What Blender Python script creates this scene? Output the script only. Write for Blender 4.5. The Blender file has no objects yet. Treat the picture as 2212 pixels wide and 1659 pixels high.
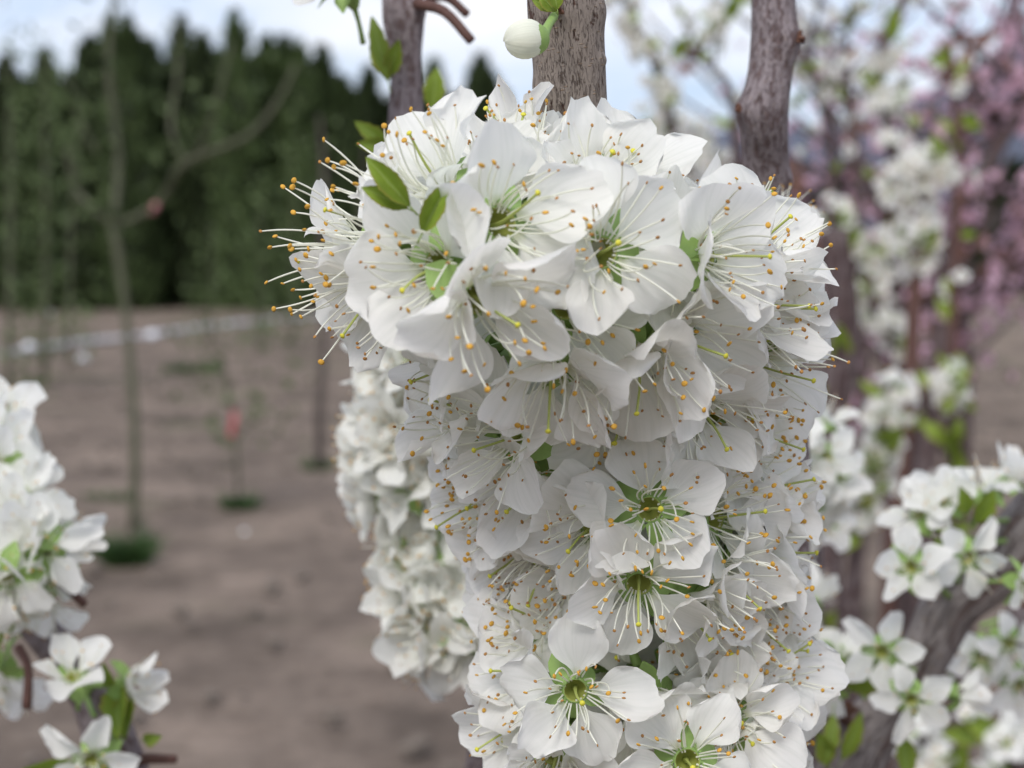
import bpy, math, random
import numpy as np
from mathutils import Vector, Matrix

sc = bpy.context.scene
COL = sc.collection
R = math.radians

# ------------------------------------------------------------------ camera
CAM = Vector((0.0, 0.0, 1.45))
PITCH = R(4.3)
FPX = 3850.0                       # focal length in the pixels of a 2212 x 1659 picture
FW = Vector((0, math.cos(PITCH), -math.sin(PITCH)))
UP = Vector((0, math.sin(PITCH), math.cos(PITCH)))
RT = Vector((1, 0, 0))
cam_d = bpy.data.cameras.new('camera')
cam = bpy.data.objects.new('camera', cam_d)
COL.objects.link(cam)
cam.location = CAM
cam.rotation_euler = (R(90) - PITCH, 0, 0)
cam_d.sensor_width = 36
cam_d.lens = FPX / 2212 * 36
cam_d.clip_start = 0.01
cam_d.clip_end = 3000
cam_d.dof.use_dof = True
cam_d.dof.focus_distance = 0.229
cam_d.dof.aperture_fstop = cam_d.lens / 2.2
cam_d.dof.aperture_blades = 0
sc.camera = cam

# ------------------------------------------------------------------ light
SUN_EL, SUN_AZ = R(47), R(200)     # high, behind a thin cloud deck, behind and left of the camera
world = bpy.data.worlds.new("World")
sc.world = world
world.use_nodes = True
nt = world.node_tree
nt.nodes.clear()
N = nt.nodes.new
out = N('ShaderNodeOutputWorld'); bg = N('ShaderNodeBackground'); sky = N('ShaderNodeTexSky')
sky.sky_type = 'NISHITA'; sky.sun_disc = False
sky.sun_elevation = SUN_EL; sky.sun_rotation = SUN_AZ
sky.air_density = 1.0; sky.dust_density = 1.5; sky.ozone_density = 1.0
tc = N('ShaderNodeTexCoord'); mp = N('ShaderNodeMapping'); no = N('ShaderNodeTexNoise'); cr = N('ShaderNodeValToRGB')
mx = N('ShaderNodeMixRGB')
mp.inputs['Scale'].default_value = (1.0, 1.0, 3.2)
mp.inputs['Location'].default_value = (0.35, 0.1, 0.22)
no.inputs['Scale'].default_value = 3.4; no.inputs['Detail'].default_value = 6; no.inputs['Roughness'].default_value = 0.55
cr.color_ramp.elements[0].position = 0.38; cr.color_ramp.elements[0].color = (0, 0, 0, 1)
cr.color_ramp.elements[1].position = 0.60; cr.color_ramp.elements[1].color = (1, 1, 1, 1)
mx.inputs['Color2'].default_value = (6.5, 6.6, 6.95, 1)
tint = N('ShaderNodeMixRGB'); tint.inputs['Fac'].default_value = 0.62
tint.inputs['Color2'].default_value = (3.4, 4.3, 6.3, 1)
L_ = nt.links.new
L_(tc.outputs['Generated'], mp.inputs['Vector']); L_(mp.outputs['Vector'], no.inputs['Vector'])
L_(no.outputs['Fac'], cr.inputs['Fac']); L_(cr.outputs['Color'], mx.inputs['Fac'])
L_(sky.outputs['Color'], tint.inputs['Color1'])
L_(tint.outputs['Color'], mx.inputs['Color1']); L_(mx.outputs['Color'], bg.inputs['Color'])
bg.inputs['Strength'].default_value = 0.1
L_(bg.outputs['Background'], out.inputs['Surface'])

sun_d = bpy.data.lights.new('sun', 'SUN')
sun = bpy.data.objects.new('sun', sun_d)
COL.objects.link(sun)
sun_d.energy = 1.5
sun_d.angle = R(24)
sun_d.color = (1.0, 0.97, 0.92)
sun.rotation_euler = (R(90) - SUN_EL, 0, R(180) - SUN_AZ)

sc.view_settings.view_transform = 'Standard'
sc.view_settings.look = 'None'
sc.view_settings.exposure = 0.69
sc.view_settings.gamma = 1.0
sc.view_settings.use_curve_mapping = False
sc.render.engine = 'CYCLES'
sc.cycles.use_denoising = True
sc.cycles.max_bounces = 12
sc.cycles.diffuse_bounces = 10
sc.cycles.transmission_bounces = 10
sc.cycles.transparent_max_bounces = 6
sc.cycles.caustics_reflective = False
sc.cycles.caustics_refractive = False

# ------------------------------------------------------------------ helpers
def P(x, y, d):
    """point seen at (x, y) of the 2212-wide picture, d metres in front of the camera"""
    x, y, d = float(x), float(y), float(d)
    return CAM + d * (FW + RT * ((x - 1106) / FPX) + UP * ((829.5 - y) / FPX))

def G(x, y, z=0.0):
    r = FW + RT * ((x - 1106) / FPX) + UP * ((829.5 - y) / FPX)
    return CAM + r * ((z - CAM.z) / r.z)

def V3(a, b, c):
    a, b, c = float(a), float(b), float(c)
    return (RT * a + UP * b - FW * c).normalized()

def mesh(name, verts, faces, mats, midx=None, uvs=None, smooth=True):
    me = bpy.data.meshes.new(name)
    me.from_pydata([tuple(v) for v in verts], [], faces)
    for m in mats:
        me.materials.append(m)
    if midx is not None:
        me.polygons.foreach_set('material_index', np.array(midx, dtype=np.int32))
    if uvs is not None:
        l = me.uv_layers.new(name='UVMap')
        vi = np.empty(len(me.loops), dtype=np.int32)
        me.loops.foreach_get('vertex_index', vi)
        l.data.foreach_set('uv', np.array(uvs, dtype=np.float32)[vi].ravel())
    if smooth:
        me.polygons.foreach_set('use_smooth', np.ones(len(me.polygons), dtype=bool))
    me.update()
    return me

def link(name, me, parent=None, mat=None, kind=None, label=None):
    o = bpy.data.objects.new(name, me)
    COL.objects.link(o)
    if parent is not None:
        o.parent = parent
    if mat is not None:
        o.matrix_local = mat
    if kind: o['kind'] = kind
    if label: o['label'] = label
    return o

def thing(name, label, cat, loc=(0, 0, 0), group=None):
    o = bpy.data.objects.new(name, None)
    o.empty_display_size = 0.02
    COL.objects.link(o)
    o.location = loc
    o['label'] = label; o['category'] = cat
    if group: o['group'] = group
    return o

def tagm(o, label, cat, group=None):
    o['label'] = label; o['category'] = cat
    if group: o['group'] = group
    return o

# ------------------------------------------------------------------ materials
def mat_new(name):
    m = bpy.data.materials.new(name)
    m.use_nodes = True
    t = m.node_tree
    return m, t, t.nodes['Principled BSDF'], t.nodes['Material Output']

def simple(name, col, rough=0.6, var=0.0, scale=300, trans=0.0, spec=0.3, rnd=0.0):
    m, t, b, o = mat_new(name)
    b.inputs['Roughness'].default_value = rough
    b.inputs['Specular IOR Level'].default_value = spec
    b.inputs['Base Color'].default_value = (*col, 1)
    last = None
    if var > 0:
        c = t.nodes.new('ShaderNodeTexCoord'); n = t.nodes.new('ShaderNodeTexNoise'); x = t.nodes.new('ShaderNodeMixRGB')
        n.inputs['Scale'].default_value = scale; n.inputs['Detail'].default_value = 4
        x.inputs['Color1'].default_value = (*[v * (1 - var) for v in col], 1)
        x.inputs['Color2'].default_value = (*[min(1, v * (1 + var)) for v in col], 1)
        t.links.new(c.outputs['Object'], n.inputs['Vector']); t.links.new(n.outputs['Fac'], x.inputs['Fac'])
        t.links.new(x.outputs['Color'], b.inputs['Base Color'])
        last = x.outputs['Color']
    if rnd > 0:
        oi = t.nodes.new('ShaderNodeObjectInfo'); hs = t.nodes.new('ShaderNodeHueSaturation'); mr = t.nodes.new('ShaderNodeMapRange')
        mr.inputs['To Min'].default_value = 1 - rnd; mr.inputs['To Max'].default_value = 1 + rnd
        t.links.new(oi.outputs['Random'], mr.inputs['Value']); t.links.new(mr.outputs['Result'], hs.inputs['Value'])
        if last: t.links.new(last, hs.inputs['Color'])
        else: hs.inputs['Color'].default_value = (*col, 1)
        t.links.new(hs.outputs['Color'], b.inputs['Base Color']); last = hs.outputs['Color']
    if trans > 0:
        tr = t.nodes.new('ShaderNodeBsdfTranslucent'); mi = t.nodes.new('ShaderNodeMixShader')
        tr.inputs['Color'].default_value = (*col, 1)
        if last: t.links.new(last, tr.inputs['Color'])
        mi.inputs['Fac'].default_value = trans
        t.links.new(b.outputs[0], mi.inputs[1]); t.links.new(tr.outputs[0], mi.inputs[2])
        t.links.new(mi.outputs[0], o.inputs['Surface'])
    return m

def petal_material(name, col, base, trans=0.48):
    m, t, b, o = mat_new(name)
    n_ = t.nodes.new; l = t.links.new
    uv = n_('ShaderNodeUVMap'); sep = n_('ShaderNodeSeparateXYZ')
    l(uv.outputs['UV'], sep.inputs['Vector'])
    cr = n_('ShaderNodeValToRGB')
    e = cr.color_ramp.elements
    e[0].position = 0.0; e[0].color = (*base, 1)
    e[1].position = 0.16; e[1].color = (*col, 1)
    l(sep.outputs['X'], cr.inputs['Fac'])
    # veins that fan out from the claw: noise over (v across, u along / 9)
    mp = n_('ShaderNodeMapping'); mp.inputs['Scale'].default_value = (1.3, 18, 1)
    no = n_('ShaderNodeTexNoise'); no.inputs['Scale'].default_value = 1.0; no.inputs['Detail'].default_value = 3
    oi = n_('ShaderNodeObjectInfo'); add = n_('ShaderNodeVectorMath'); add.operation = 'ADD'
    sc_ = n_('ShaderNodeMath'); sc_.operation = 'MULTIPLY'; sc_.inputs[1].default_value = 37.0
    l(oi.outputs['Random'], sc_.inputs[0])
    l(uv.outputs['UV'], mp.inputs['Vector']); l(mp.outputs['Vector'], add.inputs[0]); l(sc_.outputs[0], add.inputs[1])
    l(add.outputs[0], no.inputs['Vector'])
    vm = n_('ShaderNodeMixRGB'); vm.blend_type = 'MULTIPLY'; vm.inputs['Fac'].default_value = 1.0
    vr = n_('ShaderNodeValToRGB')
    vr.color_ramp.elements[0].position = 0.3; vr.color_ramp.elements[0].color = (0.92, 0.93, 0.92, 1)
    vr.color_ramp.elements[1].position = 0.55; vr.color_ramp.elements[1].color = (1, 1, 1, 1)
    l(no.outputs['Fac'], vr.inputs['Fac'])
    l(cr.outputs['Color'], vm.inputs['Color1']); l(vr.outputs['Color'], vm.inputs['Color2'])
    l(vm.outputs['Color'], b.inputs['Base Color'])
    b.inputs['Roughness'].default_value = 0.55
    b.inputs['Specular IOR Level'].default_value = 0.25
    b.inputs['Sheen Weight'].default_value = 0.08
    bp = n_('ShaderNodeBump'); bp.inputs['Strength'].default_value = 0.22; bp.inputs['Distance'].default_value = 0.0003
    l(no.outputs['Fac'], bp.inputs['Height']); l(bp.outputs['Normal'], b.inputs['Normal'])
    tr = n_('ShaderNodeBsdfTranslucent'); mi = n_('ShaderNodeMixShader')
    l(vm.outputs['Color'], tr.inputs['Color']); mi.inputs['Fac'].default_value = trans
    l(b.outputs[0], mi.inputs[1]); l(tr.outputs[0], mi.inputs[2]); l(mi.outputs[0], o.inputs['Surface'])
    return m

def bark_material(name, dark, grey, amount=0.5, sx=900.0, sy=110.0, bump=0.0006, lent=True, seed=0.0):
    """papery grey skin torn over browner bark, with cross-wise lenticels; UV in metres (x round the stem, y along it)"""
    m, t, b, o = mat_new(name)
    n_ = t.nodes.new; l = t.links.new
    uv = n_('ShaderNodeUVMap')
    def mapped(scx, scy, off=0.0):
        mp = n_('ShaderNodeMapping'); mp.inputs['Scale'].default_value = (scx, scy, 1)
        mp.inputs['Location'].default_value = (seed + off, seed * 2 + off, off)
        l(uv.outputs['UV'], mp.inputs['Vector']); return mp.outputs['Vector']
    def noise(vec, det=5, rough=0.6, sc2=1.0, dist=0.0):
        n = n_('ShaderNodeTexNoise'); n.inputs['Scale'].default_value = sc2; n.inputs['Detail'].default_value = det
        n.inputs['Roughness'].default_value = rough; n.inputs['Distortion'].default_value = dist
        l(vec, n.inputs['Vector']); return n.outputs['Fac']
    def ramp(v, p0, p1, c0=(0, 0, 0, 1), c1=(1, 1, 1, 1)):
        r = n_('ShaderNodeValToRGB'); e = r.color_ramp.elements
        e[0].position = p0; e[0].color = c0; e[1].position = p1; e[1].color = c1
        l(v, r.inputs['Fac']); return r.outputs['Color']
    def mix(f, a, c, mode='MIX', fv=None):
        x = n_('ShaderNodeMixRGB'); x.blend_type = mode
        if f is not None: l(f, x.inputs['Fac'])
        else: x.inputs['Fac'].default_value = fv
        for k, s in (('Color1', a), ('Color2', c)):
            if isinstance(s, tuple): x.inputs[k].default_value = s
            else: l(s, x.inputs[k])
        return x.outputs['Color']
    skin = ramp(noise(mapped(sx * 0.42, sy * 0.55, 3.1), 6, 0.62, dist=0.6), 0.62 - amount * 0.3, 0.66 - amount * 0.3)
    fine = noise(mapped(sx * 2.6, sy * 3.2, 1.7), 4, 0.7)
    crack = ramp(noise(mapped(sx * 2.4, sy * 1.5, 7.3), 5, 0.7, dist=1.2), 0.38, 0.47)
    g = mix(fine, (*[v * 0.72 for v in grey], 1), (*[min(1, v * 1.25) for v in grey], 1))
    d = mix(fine, (*[v * 0.6 for v in dark], 1), (*[v * 1.5 for v in dark], 1))
    colr = mix(skin, d, g)
    colr = mix(crack, mix(None, colr, (0.45, 0.39, 0.36, 1), 'MULTIPLY', 1.0), colr)
    height = mix(None, mix(None, skin, crack, 'ADD', 0.9), fine, 'ADD', 0.35)
    if lent:
        v = n_('ShaderNodeTexVoronoi'); v.feature = 'F1'; v.inputs['Randomness'].default_value = 0.9
        v.inputs['Scale'].default_value = 1.0
        l(mapped(sx * 0.42, sy * 5.4, 0.4), v.inputs['Vector'])
        lm = ramp(v.outputs['Distance'], 0.13, 0.26, (1, 1, 1, 1), (0, 0, 0, 1))
        pick = ramp(v.outputs['Color'], 0.52, 0.56)
        lm = mix(None, lm, pick, 'MULTIPLY', 1.0)
        colr = mix(lm, colr, mix(fine, (0.20, 0.13, 0.08, 1), (0.42, 0.32, 0.24, 1)))
        height = mix(None, height, lm, 'ADD', 0.7)
    l(colr, b.inputs['Base Color'])
    b.inputs['Roughness'].default_value = 0.72
    b.inputs['Specular IOR Level'].default_value = 0.25
    bp = n_('ShaderNodeBump'); bp.inputs['Strength'].default_value = 0.9; bp.inputs['Distance'].default_value = bump
    l(height, bp.inputs['Height']); l(bp.outputs['Normal'], b.inputs['Normal'])
    return m

M_petal = petal_material('white_petal', (0.95, 0.94, 0.912), (0.76, 0.77, 0.56))
M_ivory = petal_material('ivory_petal', (0.93, 0.93, 0.895), (0.74, 0.76, 0.5))
M_cream = petal_material('bud_petal', (0.84, 0.84, 0.72), (0.70, 0.74, 0.45), 0.25)
M_pink = petal_material('pink_petal', (0.74, 0.50, 0.62), (0.46, 0.20, 0.30), 0.3)
M_fil = simple('filament', (0.92, 0.92, 0.84), 0.5, trans=0.35)
M_anth_o = simple('orange_anther', (0.60, 0.33, 0.05), 0.75, 0.35, 2500)
M_anth_b = simple('tan_anther', (0.40, 0.20, 0.06), 0.8, 0.4, 2500)
M_style = simple('style', (0.50, 0.56, 0.16), 0.5, trans=0.2)
M_stig = simple('stigma', (0.62, 0.58, 0.06), 0.6)
M_calyx = simple('calyx', (0.27, 0.40, 0.12), 0.55, 0.3, 500, trans=0.15)
M_cup = simple('flower_cup', (0.34, 0.37, 0.09), 0.5, 0.35, 900)
M_leaf = simple('young_leaf', (0.22, 0.31, 0.04), 0.42, 0.35, 400, trans=0.3)
def leaf_veins(m):
    t = m.node_tree; n_ = t.nodes.new; l = t.links.new
    b = t.nodes['Principled BSDF']
    uv = n_('ShaderNodeUVMap'); sep = n_('ShaderNodeSeparateXYZ'); l(uv.outputs['UV'], sep.inputs['Vector'])
    a = n_('ShaderNodeMath'); a.operation = 'SUBTRACT'; a.inputs[1].default_value = .5; l(sep.outputs['Y'], a.inputs[0])
    ab = n_('ShaderNodeMath'); ab.operation = 'ABSOLUTE'; l(a.outputs[0], ab.inputs[0])
    r = n_('ShaderNodeValToRGB'); r.color_ramp.elements[0].position = .015; r.color_ramp.elements[0].color = (1, 1, 1, 1)
    r.color_ramp.elements[1].position = .05; r.color_ramp.elements[1].color = (0, 0, 0, 1); l(ab.outputs[0], r.inputs['Fac'])
    # side veins slant forward from the midrib
    mu = n_('ShaderNodeMath'); mu.operation = 'MULTIPLY_ADD'; mu.inputs[1].default_value = -1.1; l(ab.outputs[0], mu.inputs[0]); l(sep.outputs['X'], mu.inputs[2])
    fr = n_('ShaderNodeMath'); fr.operation = 'PINGPONG'; fr.inputs[1].default_value = .045; l(mu.outputs[0], fr.inputs[0])
    r2 = n_('ShaderNodeValToRGB'); r2.color_ramp.elements[0].position = .0; r2.color_ramp.elements[0].color = (.5, .5, .5, 1)
    r2.color_ramp.elements[1].position = .012; r2.color_ramp.elements[1].color = (0, 0, 0, 1); l(fr.outputs[0], r2.inputs['Fac'])
    ad = n_('ShaderNodeMixRGB'); ad.blend_type = 'ADD'; ad.inputs['Fac'].default_value = 1; l(r.outputs['Color'], ad.inputs['Color1']); l(r2.outputs['Color'], ad.inputs['Color2'])
    old = b.inputs['Base Color'].links[0].from_socket
    # bronze tinge at the margin
    rm = n_('ShaderNodeValToRGB'); rm.color_ramp.elements[0].position = .36; rm.color_ramp.elements[0].color = (0, 0, 0, 1)
    rm.color_ramp.elements[1].position = .5; rm.color_ramp.elements[1].color = (.75, .75, .75, 1); l(ab.outputs[0], rm.inputs['Fac'])
    mm = n_('ShaderNodeMixRGB'); mm.inputs['Color2'].default_value = (.34, .24, .05, 1); l(rm.outputs['Color'], mm.inputs['Fac']); l(old, mm.inputs['Color1'])
    mx_ = n_('ShaderNodeMixRGB'); mx_.inputs['Color2'].default_value = (.33, .44, .12, 1); l(ad.outputs['Color'], mx_.inputs['Fac']); l(mm.outputs['Color'], mx_.inputs['Color1'])
    l(mx_.outputs['Color'], b.inputs['Base Color'])
    bp = n_('ShaderNodeBump'); bp.inputs['Strength'].default_value = .5; bp.inputs['Distance'].default_value = .0002; bp.invert = True
    l(ad.outputs['Color'], bp.inputs['Height']); l(bp.outputs['Normal'], b.inputs['Normal'])
leaf_veins(M_leaf)
M_leaf2 = simple('bronze_leaf', (0.26, 0.14, 0.11), 0.5, 0.3, 60, trans=0.25)
M_bark_main = bark_material('plum_bark', (0.085, 0.045, 0.032), (0.26, 0.215, 0.185), 0.85, 1250, 420, 0.00018)
M_bark_red = bark_material('red_brown_bark', (0.15, 0.105, 0.105), (0.28, 0.235, 0.245), 0.6, 1700, 700, 0.00018, seed=5.0)
M_bark_dark = bark_material('dark_bark', (0.085, 0.055, 0.055), (0.20, 0.16, 0.16), 0.35, 500, 90, 0.0006, seed=9.0)
M_bark_far = simple('sapling_bark', (0.085, 0.088, 0.055), 0.8, 0.3, 20)
M_bark_far2 = simple('brown_sapling_bark', (0.085, 0.068, 0.06), 0.8, 0.3, 20)
M_twig = simple('twig_bark', (0.10, 0.05, 0.04), 0.7, 0.35, 600)
M_scale = simple('bud_scale', (0.12, 0.055, 0.035), 0.6, 0.4, 900)

# ------------------------------------------------------------------ tubes
def spline(pts, n):
    """smooth curve through the points, tangents by chord length so that a long piece never makes a short one overshoot"""
    p = [np.array(q, float) for q in pts]
    d = [max(1e-9, float(np.linalg.norm(p[i + 1][:3] - p[i][:3]))) for i in range(len(p) - 1)]
    m = []
    for i in range(len(p)):
        if i == 0: m.append((p[1] - p[0]) / d[0])
        elif i == len(p) - 1: m.append((p[-1] - p[-2]) / d[-1])
        else:
            a, b = (p[i] - p[i-1]) / d[i-1], (p[i+1] - p[i]) / d[i]
            m.append((a * d[i] + b * d[i-1]) / (d[i] + d[i-1]))
    o = []
    for i in range(len(p) - 1):
        for k in range(n):
            t = k / n; t2, t3 = t * t, t * t * t
            o.append((2*t3 - 3*t2 + 1) * p[i] + (t3 - 2*t2 + t) * d[i] * m[i] + (-2*t3 + 3*t2) * p[i+1] + (t3 - t2) * d[i] * m[i+1])
    o.append(p[-1])
    return o

def tube_geo(pts, radii, sides=12, seg=6, lump=0.0, rng=None, knots=(), cap=True):
    """pts world or local points, radii one per point"""
    q = spline([list(a) + [r] for a, r in zip(pts, radii)], seg)
    C = np.array([a[:3] for a in q]); Rr = np.array([a[3] for a in q])
    T = np.gradient(C, axis=0); T /= np.linalg.norm(T, axis=1)[:, None] + 1e-12
    ref = np.array([0.0, 1.0, 0.0])           # the seam of the UVs looks away from the camera
    if abs(np.dot(T[0], ref)) > 0.9: ref = np.array([0.0, 0.0, 1.0])
    D = np.concatenate([[0], np.cumsum(np.linalg.norm(np.diff(C, axis=0), axis=1))])
    rm = float(np.mean(Rr))
    verts, uvs, faces = [], [], []
    ph = (rng.random() if rng else 0) * 6
    for i in range(len(C)):
        a = ref - T[i] * np.dot(ref, T[i]); a /= np.linalg.norm(a); b = np.cross(T[i], a)
        ref = a
        for k in range(sides + 1):
            an = 2 * math.pi * k / sides
            r = Rr[i]
            if lump:
                s = D[i] / (rm * 6)
                r *= 1 + lump * (math.sin(2 * an + s * 1.7 + ph) * 0.5 + math.sin(3 * an - s * 2.9 + ph * 2) * 0.35
                                 + math.sin(s * 4.3 + ph + math.sin(an)) * 0.5 + math.sin(5 * an + s * 9.1) * 0.15)
            v = C[i] + (a * math.cos(an) + b * math.sin(an)) * r
            for (kp, kw, kh) in knots:
                dv = v - np.array(kp)
                v = v + (a * math.cos(an) + b * math.sin(an)) * kh * math.exp(-float(dv @ dv) / (kw * kw))
            verts.append(v); uvs.append((an * rm, D[i]))
    S = sides + 1
    for i in range(len(C) - 1):
        for k in range(sides):
            faces.append((i*S + k, i*S + k + 1, (i+1)*S + k + 1, (i+1)*S + k))
    if cap:
        for i, fl in ((0, True), (len(C) - 1, False)):
            verts.append(C[i] + T[i] * Rr[i] * (-0.3 if fl else 0.3)); uvs.append((0, D[i]))
            c = len(verts) - 1
            for k in range(sides):
                faces.append((i*S + k + 1, i*S + k, c) if fl else (i*S + k, i*S + k + 1, c))
    return verts, faces, uvs

def tube(name, root, pts, radii, mat, **kw):
    o0 = root.location if root is not None else Vector((0, 0, 0))
    kw['knots'] = [(tuple(Vector(p) - o0), w_, h_) for p, w_, h_ in kw.get('knots', [])]
    v, f, uv = tube_geo([tuple(Vector(p) - o0) for p in pts], radii, **kw)
    return link(name, mesh(name, v, f, [mat], uvs=uv), root)

class Geo:
    def __init__(s): s.v = []; s.f = []; s.m = []; s.uv = []
    def add(s, v, f, m=0, uv=None, M=None):
        n = len(s.v)
        for q in v:
            q = Vector(q)
            s.v.append(M @ q if M is not None else q)
        s.uv += list(uv) if uv is not None else [(0.5, 0.5)] * len(v)
        s.f += [tuple(a + n for a in g) for g in f]
        s.m += list(m) if isinstance(m, (list, tuple, np.ndarray)) else [m] * len(f)
    def mesh(s, name, mats, smooth=True):
        return mesh(name, s.v, s.f, mats, s.m, s.uv, smooth)

def lathe(prof, sides=12):
    v, f = [], []
    for r, z in prof:
        for k in range(sides):
            a = 2 * math.pi * k / sides
            v.append((r * math.cos(a), r * math.sin(a), z))
    for i in range(len(prof) - 1):
        for k in range(sides):
            k2 = (k + 1) % sides
            f.append((i*sides + k, i*sides + k2, (i+1)*sides + k2, (i+1)*sides + k))
    return v, f

def blob(c, r, squash=(1, 1, 1), lobes=False, n=6, mrows=4, axis=None):
    v, f = [], []
    Rm = Matrix.Identity(3) if axis is None else Vector((0, 0, 1)).rotation_difference(Vector(axis)).to_matrix()
    for i in range(mrows + 1):
        th = math.pi * i / mrows
        for k in range(n):
            a = 2 * math.pi * k / n
            rr = r * (1 + (0.28 * math.cos(2 * a) if lobes else 0))
            q = Vector((rr * math.sin(th) * math.cos(a) * squash[0], rr * math.sin(th) * math.sin(a) * squash[1], r * math.cos(th) * squash[2]))
            v.append(Vector(c) + Rm @ q)
    for i in range(mrows):
        for k in range(n):
            k2 = (k + 1) % n
            f.append((i*n + k, (i+1)*n + k, (i+1)*n + k2, i*n + k2))
    return v, f

# ------------------------------------------------------------------ petals, stamens, flowers
UP_ = [0, .05, .12, .22, .35, .5, .65, .8, .92, 1]
PP_ = [.10, .10, .14, .29, .58, .84, .98, 1.0, .93, .80]

def petal_geo(rng, L, W, th0, th1, cup, nu=13, nv=11, th2=0.0, twist=0.0, r0=0.0021, frill=1.0):
    frill = frill * rng.choice([0.8, 1.3, 2.2])
    """a petal growing from the rim of the cup, out along +X, flower axis +Z"""
    U = np.linspace(0, 1, nu)
    Vv = np.linspace(-1, 1, nv)
    s = np.linspace(0, 1.15, 60)
    th = th0 + th1 * s + th2 * s * s
    xs = np.concatenate([[0], np.cumsum(np.cos(th[:-1]) * np.diff(s))]) * L
    zs = np.concatenate([[0], np.cumsum(np.sin(th[:-1]) * np.diff(s))]) * L
    ph = rng.random(10) * 6.28
    notch = rng.choice([0.0, 0.0, 0.02, 0.05]) ; nc = (rng.random() - 0.5) * 0.5
    skew = (rng.random() - 0.5) * 0.25
    verts, uvs, faces = [], [], []
    for i, u in enumerate(U):
        pr = np.interp(u, UP_, PP_)
        for j, v in enumerate(Vv):
            lv = 1 - 0.30 * abs(v) ** 2.6 - notch * math.exp(-((v - nc) / .16) ** 2) \
                 + 0.016 * frill * math.sin(7 * v + ph[0]) + 0.012 * frill * math.sin(15 * v + ph[1]) + skew * v * 0.3
            ss = u * lv
            k = cup * (0.45 + 0.55 * u) + 1e-4
            w = W * pr * (1 + 0.05 * frill * math.sin(6 * u + ph[2]) * abs(v))
            yy = math.sin(k * v) / k * w
            dz = (1 - math.cos(k * v)) / k * w
            edge = max(abs(v) ** 3, u ** 5)
            dz += L * (0.035 * math.sin(3.1 * u + 1.9 * v + ph[3]) * u + 0.022 * math.sin(4.7 * v + 2.3 * u + ph[4]) * u
                       + frill * edge * (0.026 * math.sin(8.5 * u + 3 * v + ph[5]) + 0.014 * math.sin(17 * u + 5.5 * v + ph[6]))
                       - 0.018 * math.exp(-(v / 0.12) ** 2) * u)
            dz += twist * v * ss * W
            t = np.interp(ss, s, th)
            x = r0 + np.interp(ss, s, xs) - math.sin(t) * dz
            z = np.interp(ss, s, zs) + math.cos(t) * dz
            verts.append((x, yy + skew * ss * W, z))
            uvs.append((u, (v + 1) / 2))
    for i in range(nu - 1):
        for j in range(nv - 1):
            faces.append((i*nv + j, i*nv + j + 1, (i+1)*nv + j + 1, (i+1)*nv + j))
    return verts, faces, uvs

def rz(a): return Matrix.Rotation(a, 4, 'Z')

def stamen_geo(rng, L, tilt, far=False, fresh=0.4, scale=1.0):
    """filament and two-lobed anther, curving up out of the rim at +X"""
    g = Geo()
    n = 4 if far else 7
    bend = rng.normal(-0.25, 0.35)
    side = rng.normal(0, 0.25)
    p = np.array([0.0017 * rng.uniform(0.7, 1.15), 0, -0.0004]); pts = [p.copy()]
    for k in range(n):
        t = k / (n - 1)
        a = tilt + 0.25 * (1 - t) + bend * t
        a = max(-0.5, a)
        p = p + np.array([math.sin(a), math.sin(side * t), math.cos(a)]) * (L / n)
        pts.append(p.copy())
    r = 0.000118 * scale
    v, f, uv = tube_geo(pts, [r * 1.25] + [r] * (len(pts) - 2) + [r * 0.7], sides=3 if far else 5, seg=1 if far else 2, cap=False)
    g.add(v, f, 0)
    d = Vector(pts[-1] - pts[-2]).normalized()
    fr = rng.random() < fresh
    ar = (rng.uniform(0.00022, 0.00032) if fr else rng.uniform(0.00015, 0.00022)) * scale
    v, f = blob(pts[-1], ar, (1.15, 0.8, 1.2), lobes=not far, n=5 if far else 8, mrows=3 if far else 5,
                axis=(d + Vector(rng.normal(0, 0.6, 3))).normalized())
    g.add(v, f, 1 if fr else 2)
    return g

FMATS = [M_fil, M_anth_o, M_anth_b]

def stamen_set(rng, L, n, fresh, far=False, spread=0.85, sc3=1.0):
    r = []
    for k in range(n):
        til = rng.uniform(0.05, 1.0) ** 0.75 * spread
        g = stamen_geo(rng, L * rng.uniform(0.62, 1.0), til, far, fresh, sc3)
        r.append((g, rz(2 * math.pi * (k + rng.uniform(-.4, .4)) / n * 1.0 + (k % 3) * 0.2)))
    return r

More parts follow.
